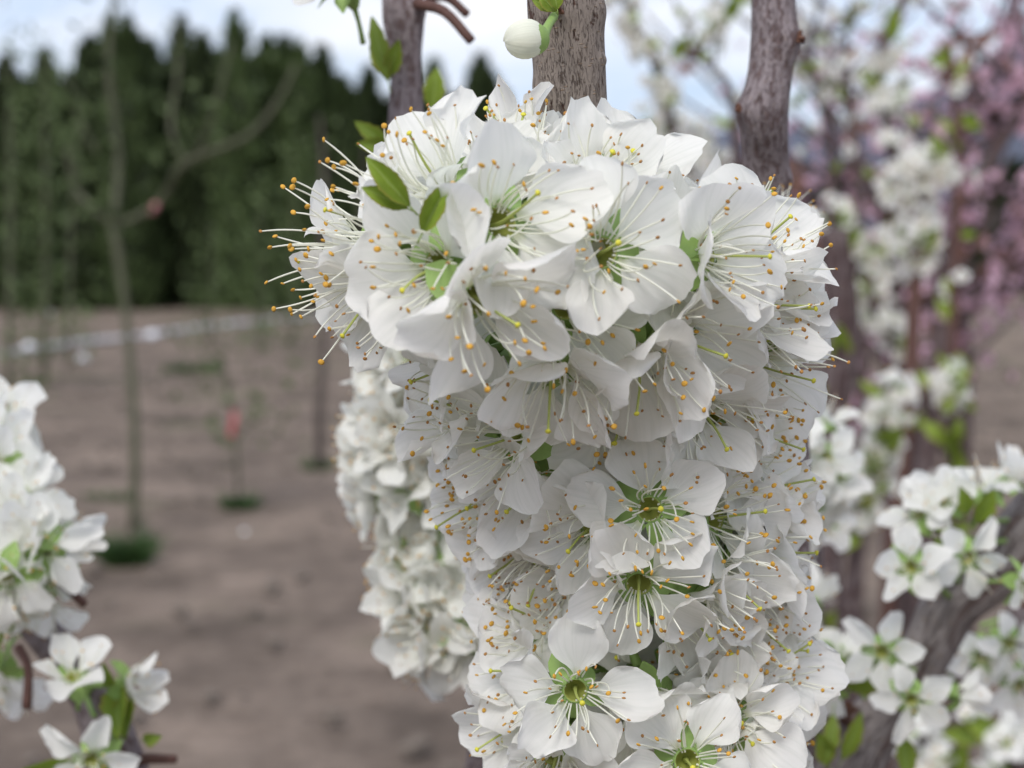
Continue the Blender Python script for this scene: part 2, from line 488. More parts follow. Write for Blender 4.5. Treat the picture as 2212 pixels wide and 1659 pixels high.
def calyx_geo(rng, droop=-0.35, lo=False, size=1.0):
    """cup and five sepals"""
    g = Geo()
    sd = 8 if lo else 14
    v, f = lathe([(0.0007, -0.0052), (0.0012, -0.0046), (0.0019, -0.0030), (0.00225, -0.0012), (0.0024, 0.0), (0.0021, 0.0001),
                  (0.0019, -0.0010), (0.0015, -0.0024), (0.0007, -0.0032), (0.00005, -0.0033)], sd)
    m = [0] * (5 * sd) + [1] * (4 * sd)
    g.add([Vector(q) * size for q in v], f, m)
    for k in range(5):
        a = 2 * math.pi * (k + 0.5) / 5 + rng.normal(0, 0.08)
        Ls, Ws = 0.0062 * size * rng.uniform(.85, 1.15), 0.0024 * size * rng.uniform(.85, 1.15)
        nu, nv = (4, 3) if lo else (7, 5)
        vv, ff = [], []
        th0, th1 = droop + rng.normal(0, .15), -0.5 + rng.normal(0, .3)
        x, z = 0.0021 * size, -0.0001
        for i in range(nu):
            u = i / (nu - 1)
            th = th0 + th1 * u
            if i: x += math.cos(th) * Ls / (nu - 1); z += math.sin(th) * Ls / (nu - 1)
            w = Ws * np.interp(u, [0, .3, .6, .85, 1], [.8, 1, .97, .66, .12])
            for j in range(nv):
                t = j / (nv - 1) * 2 - 1
                vv.append((x, t * w, z + 0.35 * w * t * t))
        for i in range(nu - 1):
            for j in range(nv - 1):
                ff.append((i*nv + j, i*nv + j + 1, (i+1)*nv + j + 1, (i+1)*nv + j))
        g.add(vv, ff, 0, M=rz(a))
    return g

def pistil_geo(rng, L):
    g = Geo()
    a = rng.normal(0, 0.12)
    pts = [(0, 0, -0.003), (0, 0, -0.001), (math.sin(a) * L * .5, 0, L * .45), (math.sin(a) * L * 1.2, rng.normal(0, .0006), L)]
    v, f, uv = tube_geo(pts, [0.0006, 0.0003, 0.00017, 0.00016], sides=6, seg=3)
    g.add(v, f, 0)
    v, f = blob(pts[-1], 0.00033, (1.2, 1.2, 0.7), n=7)
    g.add(v, f, 1)
    return g

def frame(n, roll):
    """rotation whose +Z is n and whose +X lies towards the picture direction roll (degrees, 0 = right, 90 = up)"""
    d = RT * math.cos(R(roll)) + UP * math.sin(R(roll))
    x = d - n * d.dot(n)
    if x.length < 1e-3: x = UP - n * UP.dot(n)
    x.normalize(); y = n.cross(x)
    return Matrix((x, y, n)).transposed().to_4x4()

def random_petal(rng, L, opn, lo=False):
    W = L * (rng.uniform(0.34, 0.45) if lo else rng.uniform(0.44, 0.56))
    th0 = R(opn) + rng.normal(0, 0.13)
    th1 = rng.normal(-0.15, 0.38); th2 = rng.normal(-0.15, 0.35)
    cup = abs(rng.normal(0.45, 0.38)) + 0.08
    if rng.random() < 0.14: cup += 0.9
    tw = rng.normal(0, 0.35)
    return petal_geo(rng, L * rng.uniform(.9, 1.08), W, th0, th1, cup, 8 if lo else 14, 7 if lo else 12, th2, tw)

def flower(root, pos, n, roll, L, opn=35, attach=None, rng=None, fresh=0.4, hero=False, nst=24, joined=False, stl=0.95, label=None):
    """one blossom as a part (stalk, cup and sepals) with petals, stamens and pistil as its own pieces"""
    Mw = Matrix.Translation(Vector(pos) - root.location) @ frame(n, roll)
    g = calyx_geo(rng, droop=rng.uniform(-0.6, -0.2), size=L / 0.0115)
    inv = (Matrix.Translation(Vector(pos)) @ frame(n, roll)).inverted()
    if attach is not None:
        a = inv @ Vector(attach)
        l0 = min(0.006, a.length * 0.4)
        b0 = Vector((0, 0, -0.0048))
        pts = [b0, b0 + Vector((0, 0, -l0)), a.lerp(b0, 0.35) + Vector((0, 0, -0.001)), a]
        v, f, uv = tube_geo([tuple(q) for q in pts], [0.00075, 0.00055, 0.00055, 0.0008], sides=7, seg=4)
        g.add(v, f, 0)
    fl = link('flower', g.mesh('flower', [M_calyx, M_cup]), root, Mw, label=label)
    if joined:
        gg = Geo()
        for k in range(5):
            v, f, uv = random_petal(rng, L, opn, True)
            gg.add(v, f, 0, uv, rz(2 * math.pi * k / 5))
        link('corolla', gg.mesh('corolla', [M_petal]), fl)
    else:
        for k in range(5):
            v, f, uv = random_petal(rng, L, opn)
            link('petal', mesh('petal', v, f, [M_petal], uvs=uv), fl, rz(2 * math.pi * k / 5 + rng.normal(0, 0.1)) @ Matrix.Translation((0, 0, 0.0001 * k)))
    sts = stamen_set(rng, L * stl, nst, fresh, far=joined)
    if hero:
        for gs, m in sts:
            link('stamen', gs.mesh('stamen', FMATS), fl, m)
    else:
        gg = Geo()
        for gs, m in sts:
            gg.add(gs.v, gs.f, gs.m, M=m)
        link('stamens', gg.mesh('stamens', FMATS), fl)
    link('pistil', pistil_geo(rng, L * rng.uniform(.7, .95)).mesh('pistil', [M_style, M_stig]), fl)
    return fl

# shared flowers for the blurred branches
TEMPL = []
def templates():
    rng = np.random.default_rng(77)
    for t in range(7):
        opn = [18, 28, 38, 50, 10, 60, 33][t]
        L = 0.0112
        cal = calyx_geo(rng, -0.3, lo=True)
        v, f, uv = tube_geo([(0, 0, -.0048), (0, 0, -.008), (0.0005, 0, -.013)], [0.0007, 0.0005, 0.0007], sides=5, seg=2)
        cal.add(v, f, 0)
        pets = []
        for k in range(5):
            v, f, uv = random_petal(rng, L, opn, True)
            pets.append((mesh('petal', v, f, [M_petal], uvs=uv), rz(2 * math.pi * k / 5 + rng.normal(0, .1))))
        gg = Geo()
        for gs, m in stamen_set(rng, L * 1.02, 14, 0.5, far=True, sc3=1.1): gg.add(gs.v, gs.f, gs.m, M=m)
        TEMPL.append((cal.mesh('flower', [M_calyx, M_cup]), pets, gg.mesh('stamens', FMATS)))
templates()
IVORY = {}
for _c, _p, _s in TEMPL:
    for _me, _m in _p:
        IVORY[_me.name] = _me.copy(); IVORY[_me.name].materials[0] = M_ivory

def tflower(root, pos, n, roll, rng, s=1.0, t=None, ivory=False):
    cal, pets, st = TEMPL[int(rng.integers(len(TEMPL))) if t is None else t]
    if ivory: pets = [(IVORY[me.name], m) for me, m in pets]
    M = Matrix.Translation(Vector(pos) - root.location) @ frame(n, roll) @ Matrix.Scale(s, 4)
    fl = link('flower', cal, root, M)
    for me, m in pets: link('petal', me, fl, m)
    link('stamens', st, fl)
    return fl

def far_flower_mesh(rng, mat, L=0.0115, opn=30, yellow=True):
    g = Geo()
    for k in range(5):
        W = L * .5
        v, f, uv = petal_geo(rng, L, W, R(opn) + rng.normal(0, .2), rng.normal(-.2, .3), 0.5, 5, 5)
        g.add(v, f, 0, uv, rz(2 * math.pi * k / 5 + rng.normal(0, .1)))
    v, f = blob((0, 0, -0.002), 0.0025, n=6); g.add(v, f, 1)
    v, f, uv = tube_geo([(0, 0, -.003), (0, 0, -.012)], [.0006, .0006], sides=4, seg=1); g.add(v, f, 1)
    for k in range(9):
        a = rng.uniform(0, 6.28); t = rng.uniform(.1, .7); l = L * .8
        v, f = blob((math.sin(t) * math.cos(a) * l, math.sin(t) * math.sin(a) * l, math.cos(t) * l), 0.0006, n=4, mrows=3)
        g.add(v, f, 2)
    return g.mesh('flower', [mat, M_calyx if yellow else M_leaf2, M_anth_o])
_r = np.random.default_rng(5)
FARW = [far_flower_mesh(_r, M_petal, opn=o) for o in (10, 25, 40, 55)]
FARP = [far_flower_mesh(_r, M_pink, opn=o, L=0.013, yellow=False) for o in (25, 45, 65)]

def leaf_geo(L, W, fold=0.5, curl=-0.6, nu=11, serr=0.06, th0=0.3, ph=0.0):
    """a leaf along +X with a fold down its midrib"""
    vv, ff, uv = [], [], []
    nv = 7
    x = z = 0.0
    for i in range(nu):
        u = i / (nu - 1)
        th = th0 + curl * u
        if i: x += math.cos(th) * L / (nu - 1); z += math.sin(th) * L / (nu - 1)
        w = W * np.interp(u, [0, .08, .25, .5, .75, .92, 1], [.08, .3, .8, 1, .68, .25, .02])
        w *= 1 + serr * (1 if i % 2 else -1)
        for j in range(nv):
            t = j / (nv - 1) * 2 - 1
            vv.append((x - math.sin(th) * fold * w * abs(t), t * w * math.cos(fold * .6), z + math.cos(th) * fold * w * abs(t) + 0.06 * W * math.sin(u * 9 + t * 4 + ph)))
            uv.append((u, (t + 1) / 2))
    for i in range(nu - 1):
        for j in range(nv - 1):
            ff.append((i*nv + j, i*nv + j + 1, (i+1)*nv + j + 1, (i+1)*nv + j))
    # petiole
    v2, f2, _ = tube_geo([(-0.18 * L, 0, -0.05 * L), (0, 0, 0)], [W * .07, W * .06], sides=5, seg=1)
    n = len(vv); vv += [tuple(q) for q in v2]; uv += [(0, .5)] * len(v2); ff += [tuple(a + n for a in q) for q in f2]
    return vv, ff, uv

LEAFM = []
for k in range(4):
    v, f, uv = leaf_geo(1.0, 0.17 + 0.04 * k, 0.35 + .15 * k, -0.7 + .3 * k, ph=k)
    LEAFM.append(mesh('leaf', v, f, [M_leaf], uvs=uv))
LEAFB = mesh('leaf', *leaf_geo(1.0, 0.2, 0.4, -.5)[:2], [M_leaf2])

def leaf(root, pos, d, L, up=None, t=0, width=1.0, me=None, label=None):
    d = Vector(d).normalized(); up = Vector(up) if up is not None else -FW
    z = (up - d * up.dot(d)).normalized(); y = z.cross(d)
    M = Matrix.Translation(Vector(pos) - root.location) @ Matrix((d, y, z)).transposed().to_4x4() @ Matrix.Diagonal((L, L * width, L, 1))
    return link('leaf', me or LEAFM[t % 4], root, M, label=label)

def scales(root, pos, n, r, rng):
    """a knot of brown bud scales where blossoms or leaves leave the wood"""
    g = Geo()
    n = Vector(n)
    for k in range(9):
        d = (n + Vector(rng.normal(0, .55, 3))).normalized()
        v, f = blob(d * r * rng.uniform(.3, .9), r * rng.uniform(.35, .6), (.8, .5, 1.3), n=6, axis=d)
        g.add(v, f)
    link('bud_scales', g.mesh('bud_scales', [M_scale]), root, Matrix.Translation(Vector(pos) - root.location))

# ------------------------------------------------------------------ ground, hills
def ground():
    rng = np.random.default_rng(3)
    xs = np.concatenate([np.linspace(-900, -32, 14), np.linspace(-30, 30, 121), np.linspace(32, 900, 14)])
    ys = np.concatenate([np.linspace(-60, 1.5, 8), np.linspace(2, 50, 150), np.geomspace(52, 1500, 18)])
    V, F = [], []
    A = [(rng.uniform(.15, .9), rng.uniform(.5, 2.2), rng.uniform(0, 6.3)) for _ in range(9)]
    for y in ys:
        for x in xs:
            z = 0.0
            if abs(x) < 30 and 1 < y < 50:
                for i, (fx, fy, p) in enumerate(A):
                    z += 0.011 * math.sin(fx * x + fy * y + p + math.sin(x * .8 + i) * .9)
                z += rng.normal(0, 0.006)
            V.append((x, y, z - 0.02))
    nx = len(xs)
    for j in range(len(ys) - 1):
        for i in range(nx - 1):
            F.append((j*nx + i, j*nx + i + 1, (j+1)*nx + i + 1, (j+1)*nx + i))
    m, t, b, o = mat_new('soil')
    n_ = t.nodes.new; l = t.links.new
    tcn = n_('ShaderNodeTexCoord')
    mp = n_('ShaderNodeMapping'); mp.inputs['Scale'].default_value = (.9, .75, 1)
    n1 = n_('ShaderNodeTexNoise'); n1.inputs['Scale'].default_value = 1.4; n1.inputs['Detail'].default_value = 6; n1.inputs['Roughness'].default_value = .65
    n2 = n_('ShaderNodeTexNoise'); n2.inputs['Scale'].default_value = 14; n2.inputs['Detail'].default_value = 6; n2.inputs['Roughness'].default_value = .7
    l(tcn.outputs['Object'], mp.inputs['Vector']); l(mp.outputs['Vector'], n1.inputs['Vector']); l(tcn.outputs['Object'], n2.inputs['Vector'])
    r1 = n_('ShaderNodeValToRGB'); e = r1.color_ramp.elements
    e[0].position = .34; e[0].color = (.122, .097, .080, 1); e[1].position = .66; e[1].color = (.31, .245, .20, 1)
    l(n1.outputs['Fac'], r1.inputs['Fac'])
    r2 = n_('ShaderNodeValToRGB'); e = r2.color_ramp.elements
    e[0].position = .3; e[0].color = (.62, .60, .58, 1); e[1].position = .7; e[1].color = (1.15, 1.15, 1.15, 1)
    l(n2.outputs['Fac'], r2.inputs['Fac'])
    mu = n_('ShaderNodeMixRGB'); mu.blend_type = 'MULTIPLY'; mu.inputs['Fac'].default_value = 1
    l(r1.outputs['Color'], mu.inputs['Color1']); l(r2.outputs['Color'], mu.inputs['Color2'])
    # thin weedy grass where it is far off
    n3 = n_('ShaderNodeTexNoise'); n3.inputs['Scale'].default_value = .55; n3.inputs['Detail'].default_value = 4
    l(tcn.outputs['Object'], n3.inputs['Vector'])
    r3 = n_('ShaderNodeValToRGB'); e = r3.color_ramp.elements
    e[0].position = .58; e[0].color = (0, 0, 0, 1); e[1].position = .72; e[1].color = (.55, .55, .55, 1)
    l(n3.outputs['Fac'], r3.inputs['Fac'])
    g2 = n_('ShaderNodeMixRGB'); g2.inputs['Color2'].default_value = (.085, .11, .045, 1)
    l(r3.outputs['Color'], g2.inputs['Fac']); l(mu.outputs['Color'], g2.inputs['Color1'])
    l(g2.outputs['Color'], b.inputs['Base Color'])
    b.inputs['Roughness'].default_value = .95; b.inputs['Specular IOR Level'].default_value = .1
    bp = n_('ShaderNodeBump'); bp.inputs['Distance'].default_value = .05; bp.inputs['Strength'].default_value = .8
    l(n2.outputs['Fac'], bp.inputs['Height']); l(bp.outputs['Normal'], b.inputs['Normal'])
    link('ground', mesh('ground', V, F, [m]), kind='structure')
ground()

def hills():
    rng = np.random.default_rng(12)
    m = simple('hill_scrub', (.085, .095, .13), .9, .25, .02)
    V, F = [], []
    nx = 80
    rows = 7
    for j in range(rows):
        for i in range(nx):
            x = -500 + i * 1200 / (nx - 1)
            ang = x / 700 * FPX + 1106
            # skyline in picture pixels: low behind the hedge, climbing far to the right
            yy = np.interp(ang, [0, 900, 1250, 1340, 1600, 1900, 2080, 2150, 2400, 4000], [470, 440, 330, 285, 290, 250, 160, 90, 40, 0]) + 6 * math.sin(i * 1.7)
            h = (CAM.z + (540 - yy) / FPX * 700)
            t = j / (rows - 1)
            V.append((x, 700 - 240 * (1 - t), max(-1, h * math.sin(t * math.pi / 2) + (rng.normal(0, 1.2) if 0 < j else -2))))
    for j in range(rows - 1):
        for i in range(nx - 1):
            F.append((j*nx + i, j*nx + i + 1, (j+1)*nx + i + 1, (j+1)*nx + i))
    link('hills', mesh('hills', V, F, [m]), kind='structure')
hills()

# ------------------------------------------------------------------ conifers of the hedge
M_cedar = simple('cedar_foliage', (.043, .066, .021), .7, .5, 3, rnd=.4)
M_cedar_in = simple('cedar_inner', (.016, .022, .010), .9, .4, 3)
def cedar_mesh(seed, h=7.0, w=.76):
    rng = np.random.default_rng(seed)
    g = Geo()
    lob = [(rng.uniform(0, 6.28), rng.uniform(.3, .9), rng.uniform(.15, .4)) for _ in range(5)]
    def rad(t, a):
        r = w * np.interp(t, [0, .08, .3, .6, .8, .93, 1], [.8, 1, 1, .86, .60, .32, .03])
        return r * (1 + .14 * math.sin(3 * a + 9 * t + seed) + .10 * math.sin(5 * a - 14 * t))
    prof = []
    sd, rows = 12, 14
    vv, ff = [], []
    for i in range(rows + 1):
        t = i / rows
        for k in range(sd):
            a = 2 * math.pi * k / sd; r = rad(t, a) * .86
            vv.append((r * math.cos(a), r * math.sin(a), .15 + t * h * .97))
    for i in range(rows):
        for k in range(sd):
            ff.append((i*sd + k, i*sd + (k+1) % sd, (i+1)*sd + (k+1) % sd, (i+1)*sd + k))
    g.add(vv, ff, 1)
    for _ in range(1700):
        t = rng.random() ** 1.1; a = rng.uniform(0, 6.28); r = rad(t, a) * rng.uniform(.82, 1.12)
        c = Vector((r * math.cos(a), r * math.sin(a), .1 + t * h))
        d = Vector((math.cos(a) * .6, math.sin(a) * .6, 1.0)) + Vector(rng.normal(0, .25, 3)); d.normalize()
        s = d.cross(Vector((math.cos(a + rng.normal(0, .8)), math.sin(a), 0))).normalized()
        l, ww = rng.uniform(.22, .5), rng.uniform(.05, .12)
        g.add([c - d * l * .4 - s * ww * .5, c - d * l * .4 + s * ww * .5, c + s * ww, c + d * l * .7, c - s * ww], [(0, 1, 2, 3, 4)], 0)
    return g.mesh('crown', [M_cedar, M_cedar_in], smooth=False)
CED = [cedar_mesh(k) for k in range(4)]
trv, trf, tru = tube_geo([(0, 0, -.1), (0, 0, 1.2)], [.11, .08], sides=8, seg=2)
CTR = mesh('trunk', trv, trf, [M_bark_far2], uvs=tru)
ctips = [(-60, 120, 1), (28, 132, 0), (72, 180, 3), (112, 118, 1), (165, 165, 2), (205, 92, 0), (250, 48, 2), (290, 52, 1), (335, 100, 3),
         (400, 50, 0), (445, 85, 3), (518, 42, 1), (480, 120, 2), (585, 90, 2), (620, 92, 0), (655, 105, 3), (702, 112, 1), (745, 175, 2),
         (800, 155, 0), (850, 215, 2), (895, 200, 1), (940, 140, 3), (985, 215, 0), (1040, 130, 2), (1085, 205, 1)]
ORD = ['first', 'second', 'third', 'fourth', 'fifth', 'sixth', 'seventh', 'eighth', 'ninth', 'tenth', 'eleventh', 'twelfth', 'thirteenth', 'fourteenth',
       'fifteenth', 'sixteenth', 'seventeenth', 'eighteenth', 'nineteenth', 'twentieth', 'twenty-first', 'twenty-second', 'twenty-third', 'twenty-fourth', 'twenty-fifth', 'twenty-sixth']
ctips.sort()
CW = [(('tall pointed' if y < 70 else 'medium high' if y < 130 else 'lower' if y < 190 else 'short'),
       f'{ORD[k]} tip from the left end of the hedge') for k, (x, y, v) in enumerate(ctips)]
for i, (x, y, v) in enumerate(ctips):
    jit = [0, 1.4, -.9, .7, 2.0][i % 5]
    b = G(x, 665); dist = b.y + jit
    base = Vector(((x - 1106) / FPX * dist * 1.003, dist, 0))
    hgt = CAM.z + (540 - y) / FPX * dist
    o = thing('cedar_tree', f'{CW[i][0]} dark green cedar, {CW[i][1]}', 'tree', base, 'cedars of the tall dark hedge')
    s = hgt / 7.1
    wd = 1.0 if i % 3 else .85
    link('crown', CED[v], o, Matrix.Diagonal((wd, wd, s, 1)) @ rz(i * 1.3))
    link('trunk', CTR, o)
# lower hedge trees far to the right
for i, (x, y) in enumerate([(1240, 330), (1300, 350), (1500, 350), (1545, 335), (1590, 345), (1640, 350), (1720, 360), (1800, 365), (2130, 340), (2190, 350), (2240, 330)]):
    dist = 60.0
    base = Vector(((x - 1106) / FPX * dist, dist, 0)); hgt = CAM.z + (540 - y) / FPX * dist
    o = thing('cedar_tree', 'low dark evergreen far behind the blossom, ' + ['first', 'second', 'third', 'fourth', 'fifth', 'sixth', 'seventh', 'eighth', 'ninth', 'tenth', 'eleventh'][i] + ' from the left of its row', 'tree', base, 'low evergreens far to the right')
    link('crown', CED[i % 4], o, Matrix.Diagonal((1.1, 1.1, hgt / 7.1, 1)) @ rz(i))
    link('trunk', CTR, o)

# ------------------------------------------------------------------ saplings in the field
M_farleaf = simple('sapling_leaf', (.12, .165, .065), .6, .3, 3, trans=.3, rnd=.2)
fl_v, fl_f, _ = leaf_geo(1, .25, .3, -.5, nu=5)
FARLEAF = mesh('leaf', fl_v, fl_f, [M_farleaf])
def scatter_leaves(root, axes, n, spread, size, seed, mat=None, name='foliage'):
    """loose young leaves round the given limbs, as one leafy part"""
    rng = np.random.default_rng(seed)
    g = Geo()
    lv, lf, _ = leaf_geo(1, .28, .3, -.5, nu=4)
    for _ in range(n):
        ax = axes[int(rng.integers(len(axes)))]; t = rng.random() * (len(ax) - 1); i = int(t)
        c = Vector(ax[i]).lerp(Vector(ax[i + 1]), t - i) + Vector(rng.normal(0, spread, 3))
        d = Vector(rng.normal(0, 1, 3)) + Vector((0, 0, .8)); d.normalize()
        M = Matrix.Translation(c - root.location) @ Vector((1, 0, 0)).rotation_difference(d).to_matrix().to_4x4() @ Matrix.Scale(size * rng.uniform(.6, 1.3), 4)
        g.add(lv, lf, 0, M=M)
    link(name, g.mesh(name, [mat or M_farleaf]), root, kind='stuff')

def sapling(label, limbs, radii, mat, nl, spread, size, seed, group='young trees in the bare field'):
    base = limbs[0][0]
    root = thing('sapling', label, 'young tree', base, group)
    for i, (pl, rr) in enumerate(zip(limbs, radii)):
        tube('trunk' if i == 0 else 'limb', root, pl, [q * .72 for q in rr], mat, sides=8, seg=4, lump=.08)
    if nl: scatter_leaves(root, limbs[1:] or limbs, nl, spread, size, seed)
    return root
def S(x, y, d): return P(x, y, d)
b1 = G(288, 1150); D1 = b1.y
sap1 = sapling('grey-green young tree with a spreading vase of limbs and a pink ribbon, before the hedge',
    [[b1, S(292, 980, D1), S(280, 760, D1), S(265, 620, D1), S(245, 490, D1)],
     [S(245, 490, D1), S(200, 450, D1), S(160, 400, D1 + .1), S(145, 320, D1 + .1)],
     [S(245, 490, D1), S(330, 450, D1), S(400, 352, D1 - .2), S(540, 290, D1 - .2), S(600, 220, D1 - .2), S(640, 140, D1 - .2)],
     [S(400, 352, D1 - .2), S(370, 280, D1 - .1), S(385, 150, D1), S(380, 40, D1)],
     [S(425, 340, D1 - .2), S(460, 250, D1 - .3), S(500, 90, D1 - .3)],
     [S(245, 490, D1), S(255, 330, D1 + .2), S(235, 150, D1 + .2), S(250, -60, D1 + .2)],
     [S(210, 330, D1), S(165, 240, D1), S(150, 160, D1)]],
    [[.036, .032, .030, .030, .034], [.022, .02, .018, .014], [.026, .024, .026, .022, .02, .014], [.02, .018, .015, .01], [.018, .015, .01], [.03, .028, .024, .012], [.014, .013, .008]],
    M_bark_far, 260, .09, .07, 21)
b2 = G(515, 1092); D2 = b2.y
sap2 = sapling('small leafy sapling with a red tag, standing alone in the bare soil',
    [[b2, S(512, 1000, D2), S(500, 880, D2), S(478, 760, D2)], [S(505, 960, D2), S(540, 900, D2), S(560, 860, D2)], [S(490, 830, D2), S(450, 780, D2), S(425, 750, D2)]],
    [[.016, .015, .013, .007], [.008, .007, .004], [.008, .006, .004]], M_bark_far, 110, .10, .075, 22)
b3 = G(692, 1012); D3 = b3.y
sap3 = sapling('bare dark brown trunk of a young tree left of the blossom column',
    [[b3, S(690, 900, D3), S(700, 700, D3), S(695, 560, D3), S(700, 380, D3), S(690, 250, D3)]],
    [[.05, .042, .036, .032, .024, .012]], M_bark_far2, 30, .12, .08, 23)
b4 = G(790, 905); D4 = b4.y
sapling('faint thin trunk close behind the left of the blossom column',
    [[b4, S(785, 700, D4), S(780, 500, D4), S(790, 300, D4)]], [[.03, .026, .02, .01]], M_bark_far2, 60, .2, .1, 24)
for i, (x, yb, yt, w, nl, lb) in enumerate([(18, 850, 80, .06, 200, 'tall leafy sapling at the very left edge'), (95, 830, 110, .07, 380, 'narrow leafy sapling in front of the left cedars'),
                                   (150, 790, 200, .05, 120, 'leaning sapling between the leafy one and the vase-shaped tree'),
                                   (560, 760, 420, .04, 260, 'low pale green sapling at the foot of the hedge'), (630, 745, 330, .05, 420, 'light green bushy sapling before the right of the hedge'),
                                   (455, 740, 480, .04, 200, 'thin reddish sapling at the foot of the middle cedars')]):
    bb = G(x, yb); DD = bb.y
    sapling(lb, [[bb, S(x + 4, (yb + yt) / 2, DD), S(x - (30 if i == 2 else 0) + (60 if i == 2 else 0), yt, DD)]], [[w * .8, w * .6, w * .25]], M_bark_far, nl, .22, .13, 40 + i)

M_tag = simple('red_tag', (.50, .12, .13), .5); M_tagp = simple('pink_ribbon', (.40, .17, .18), .6); M_white = simple('white_plastic', (.78, .80, .86), .4)
def strip_geo(w, h, wav):
    g = Geo(); vv, ff = [], []
    n = 8
    for s in (0, 1):
        for i in range(n + 1):
            t = i / n
            for k in (-1, 1):
                vv.append((k * w / 2 + wav * math.sin(t * 5), wav * math.cos(t * 7) + s * .002, -t * h))
    for s in (0, 1):
        o = s * (n + 1) * 2
        for i in range(n): ff.append((o + 2*i, o + 2*i + 1, o + 2*i + 3, o + 2*i + 2))
    g.add(vv, ff); return g
o = link('plant_tag', strip_geo(.036, .15, .01).mesh('plant_tag', [M_tag])); o.location = P(502, 885, D2 - .04)
tagm(o, 'long red plastic tag hanging on the small leafy sapling', 'tag')
o = link('ribbon', strip_geo(.03, .05, .01).mesh('ribbon', [M_tagp])); o.location = P(332, 438, D1 - .05)
tagm(o, 'pink ribbon tied round a limb of the vase-shaped sapling', 'ribbon')

# white irrigation hose and markers on the soil
rng = np.random.default_rng(8)
pts = [G(-300, 800), G(0, 767), G(150, 745), G(300, 728), G(450, 707), G(600, 692), G(700, 684)]
v, f, uv = tube_geo([tuple(p + Vector((0, 0, .01))) for p in pts], [.1] * len(pts), sides=8, seg=6, lump=.2, rng=np.random.default_rng(2))
v = [(a[0], a[1], max(-.02, a[2] * .55)) for a in v]
o = link('irrigation_hose', mesh('irrigation_hose', v, f, [simple('faded_plastic', (.46, .45, .46), .6, .3, 2)], uvs=uv))
tagm(o, 'long pale flat irrigation hose lying across the soil before the hedge', 'hose')
for i, (x, y, s, lb) in enumerate([(180, 782, .11, 'bright white round marker on the soil, alone below the hose'), (328, 732, .16, 'largest white marker, lying on the pale hose'),
                                   (105, 682, .13, 'white marker before the left cedars'), (62, 757, .13, 'bluish white marker at the left end of the hose'),
                                   (718, 695, .12, 'lilac white marker beside the dark trunk'), (528, 1152, .022, 'small faint pebble-like marker in the near soil'), (495, 705, .10, 'pale marker at the far end of the hose')]):
    s *= 1.25; g = Geo(); vv, ff = blob((0, 0, s * .3), s * .5, (1, 1, .8), n=10, mrows=6); g.add(vv, ff)
    o = link('plant_marker', g.mesh('plant_marker', [M_white])); o.location = G(x, y) - Vector((0, 0, .02)); o.location.z = 0
    tagm(o, lb, 'marker', 'white markers on the soil')

# grass tufts
M_grass = simple('grass', (.05, .10, .03), .6, .3, 5, trans=.2)
def tuft(x, y, r, h, n, seed, label, cat='grass tuft'):
    rng = np.random.default_rng(seed); g = Geo(); c = G(x, y)
    for _ in range(n):
        a = rng.uniform(0, 6.28); rr = r * math.sqrt(rng.random()); b = Vector((rr * math.cos(a), rr * math.sin(a), -.03))
        d = Vector((math.cos(a) * .5, math.sin(a) * .5, 1)) + Vector(rng.normal(0, .25, 3)); hh = h * rng.uniform(.5, 1.1)
        s = d.cross(Vector(rng.normal(0, 1, 3))).normalized() * .006
        m = b + d * hh * .6; e = b + d * hh + Vector((math.cos(a), math.sin(a), 0)) * hh * .3
        g.add([b - s, b + s, m + s * .8, e, m - s * .8], [(0, 1, 2, 3, 4)])
    o = link('grass_tuft', g.mesh('grass_tuft', [M_grass], smooth=False)); o.location = c; tagm(o, label, cat, 'grass tufts in the bare soil')
tuft(270, 1210, .085, .14, 420, 1, 'dark green grass tuft at the foot of the vase-shaped sapling')
tuft(690, 1015, .07, .08, 160, 2, 'small weed tuft at the foot of the dark trunk')
tuft(515, 1095, .07, .10, 160, 3, 'small weed tuft at the foot of the tagged sapling')
tuft(240, 1075, .14, .06, 200, 4, 'low weedy patch left of the vase-shaped sapling')
tuft(420, 800, .3, .12, 300, 5, 'weedy patch near the hose')

# soil clods
rngc = np.random.default_rng(31)
g = Geo()
for _ in range(1500):
    x = rngc.uniform(-7, 7); y = rngc.uniform(4.5, 22)
    r = rngc.uniform(.012, .045)
    v, f = blob((x, y, r * .2), r, (1, rngc.uniform(.7, 1.2), .6), n=5, mrows=3); g.add(v, f)
o = link('soil_clods', g.mesh('soil_clods', [simple('clod', (.15, .125, .105), .95, .35, 9)], smooth=False), kind='stuff')

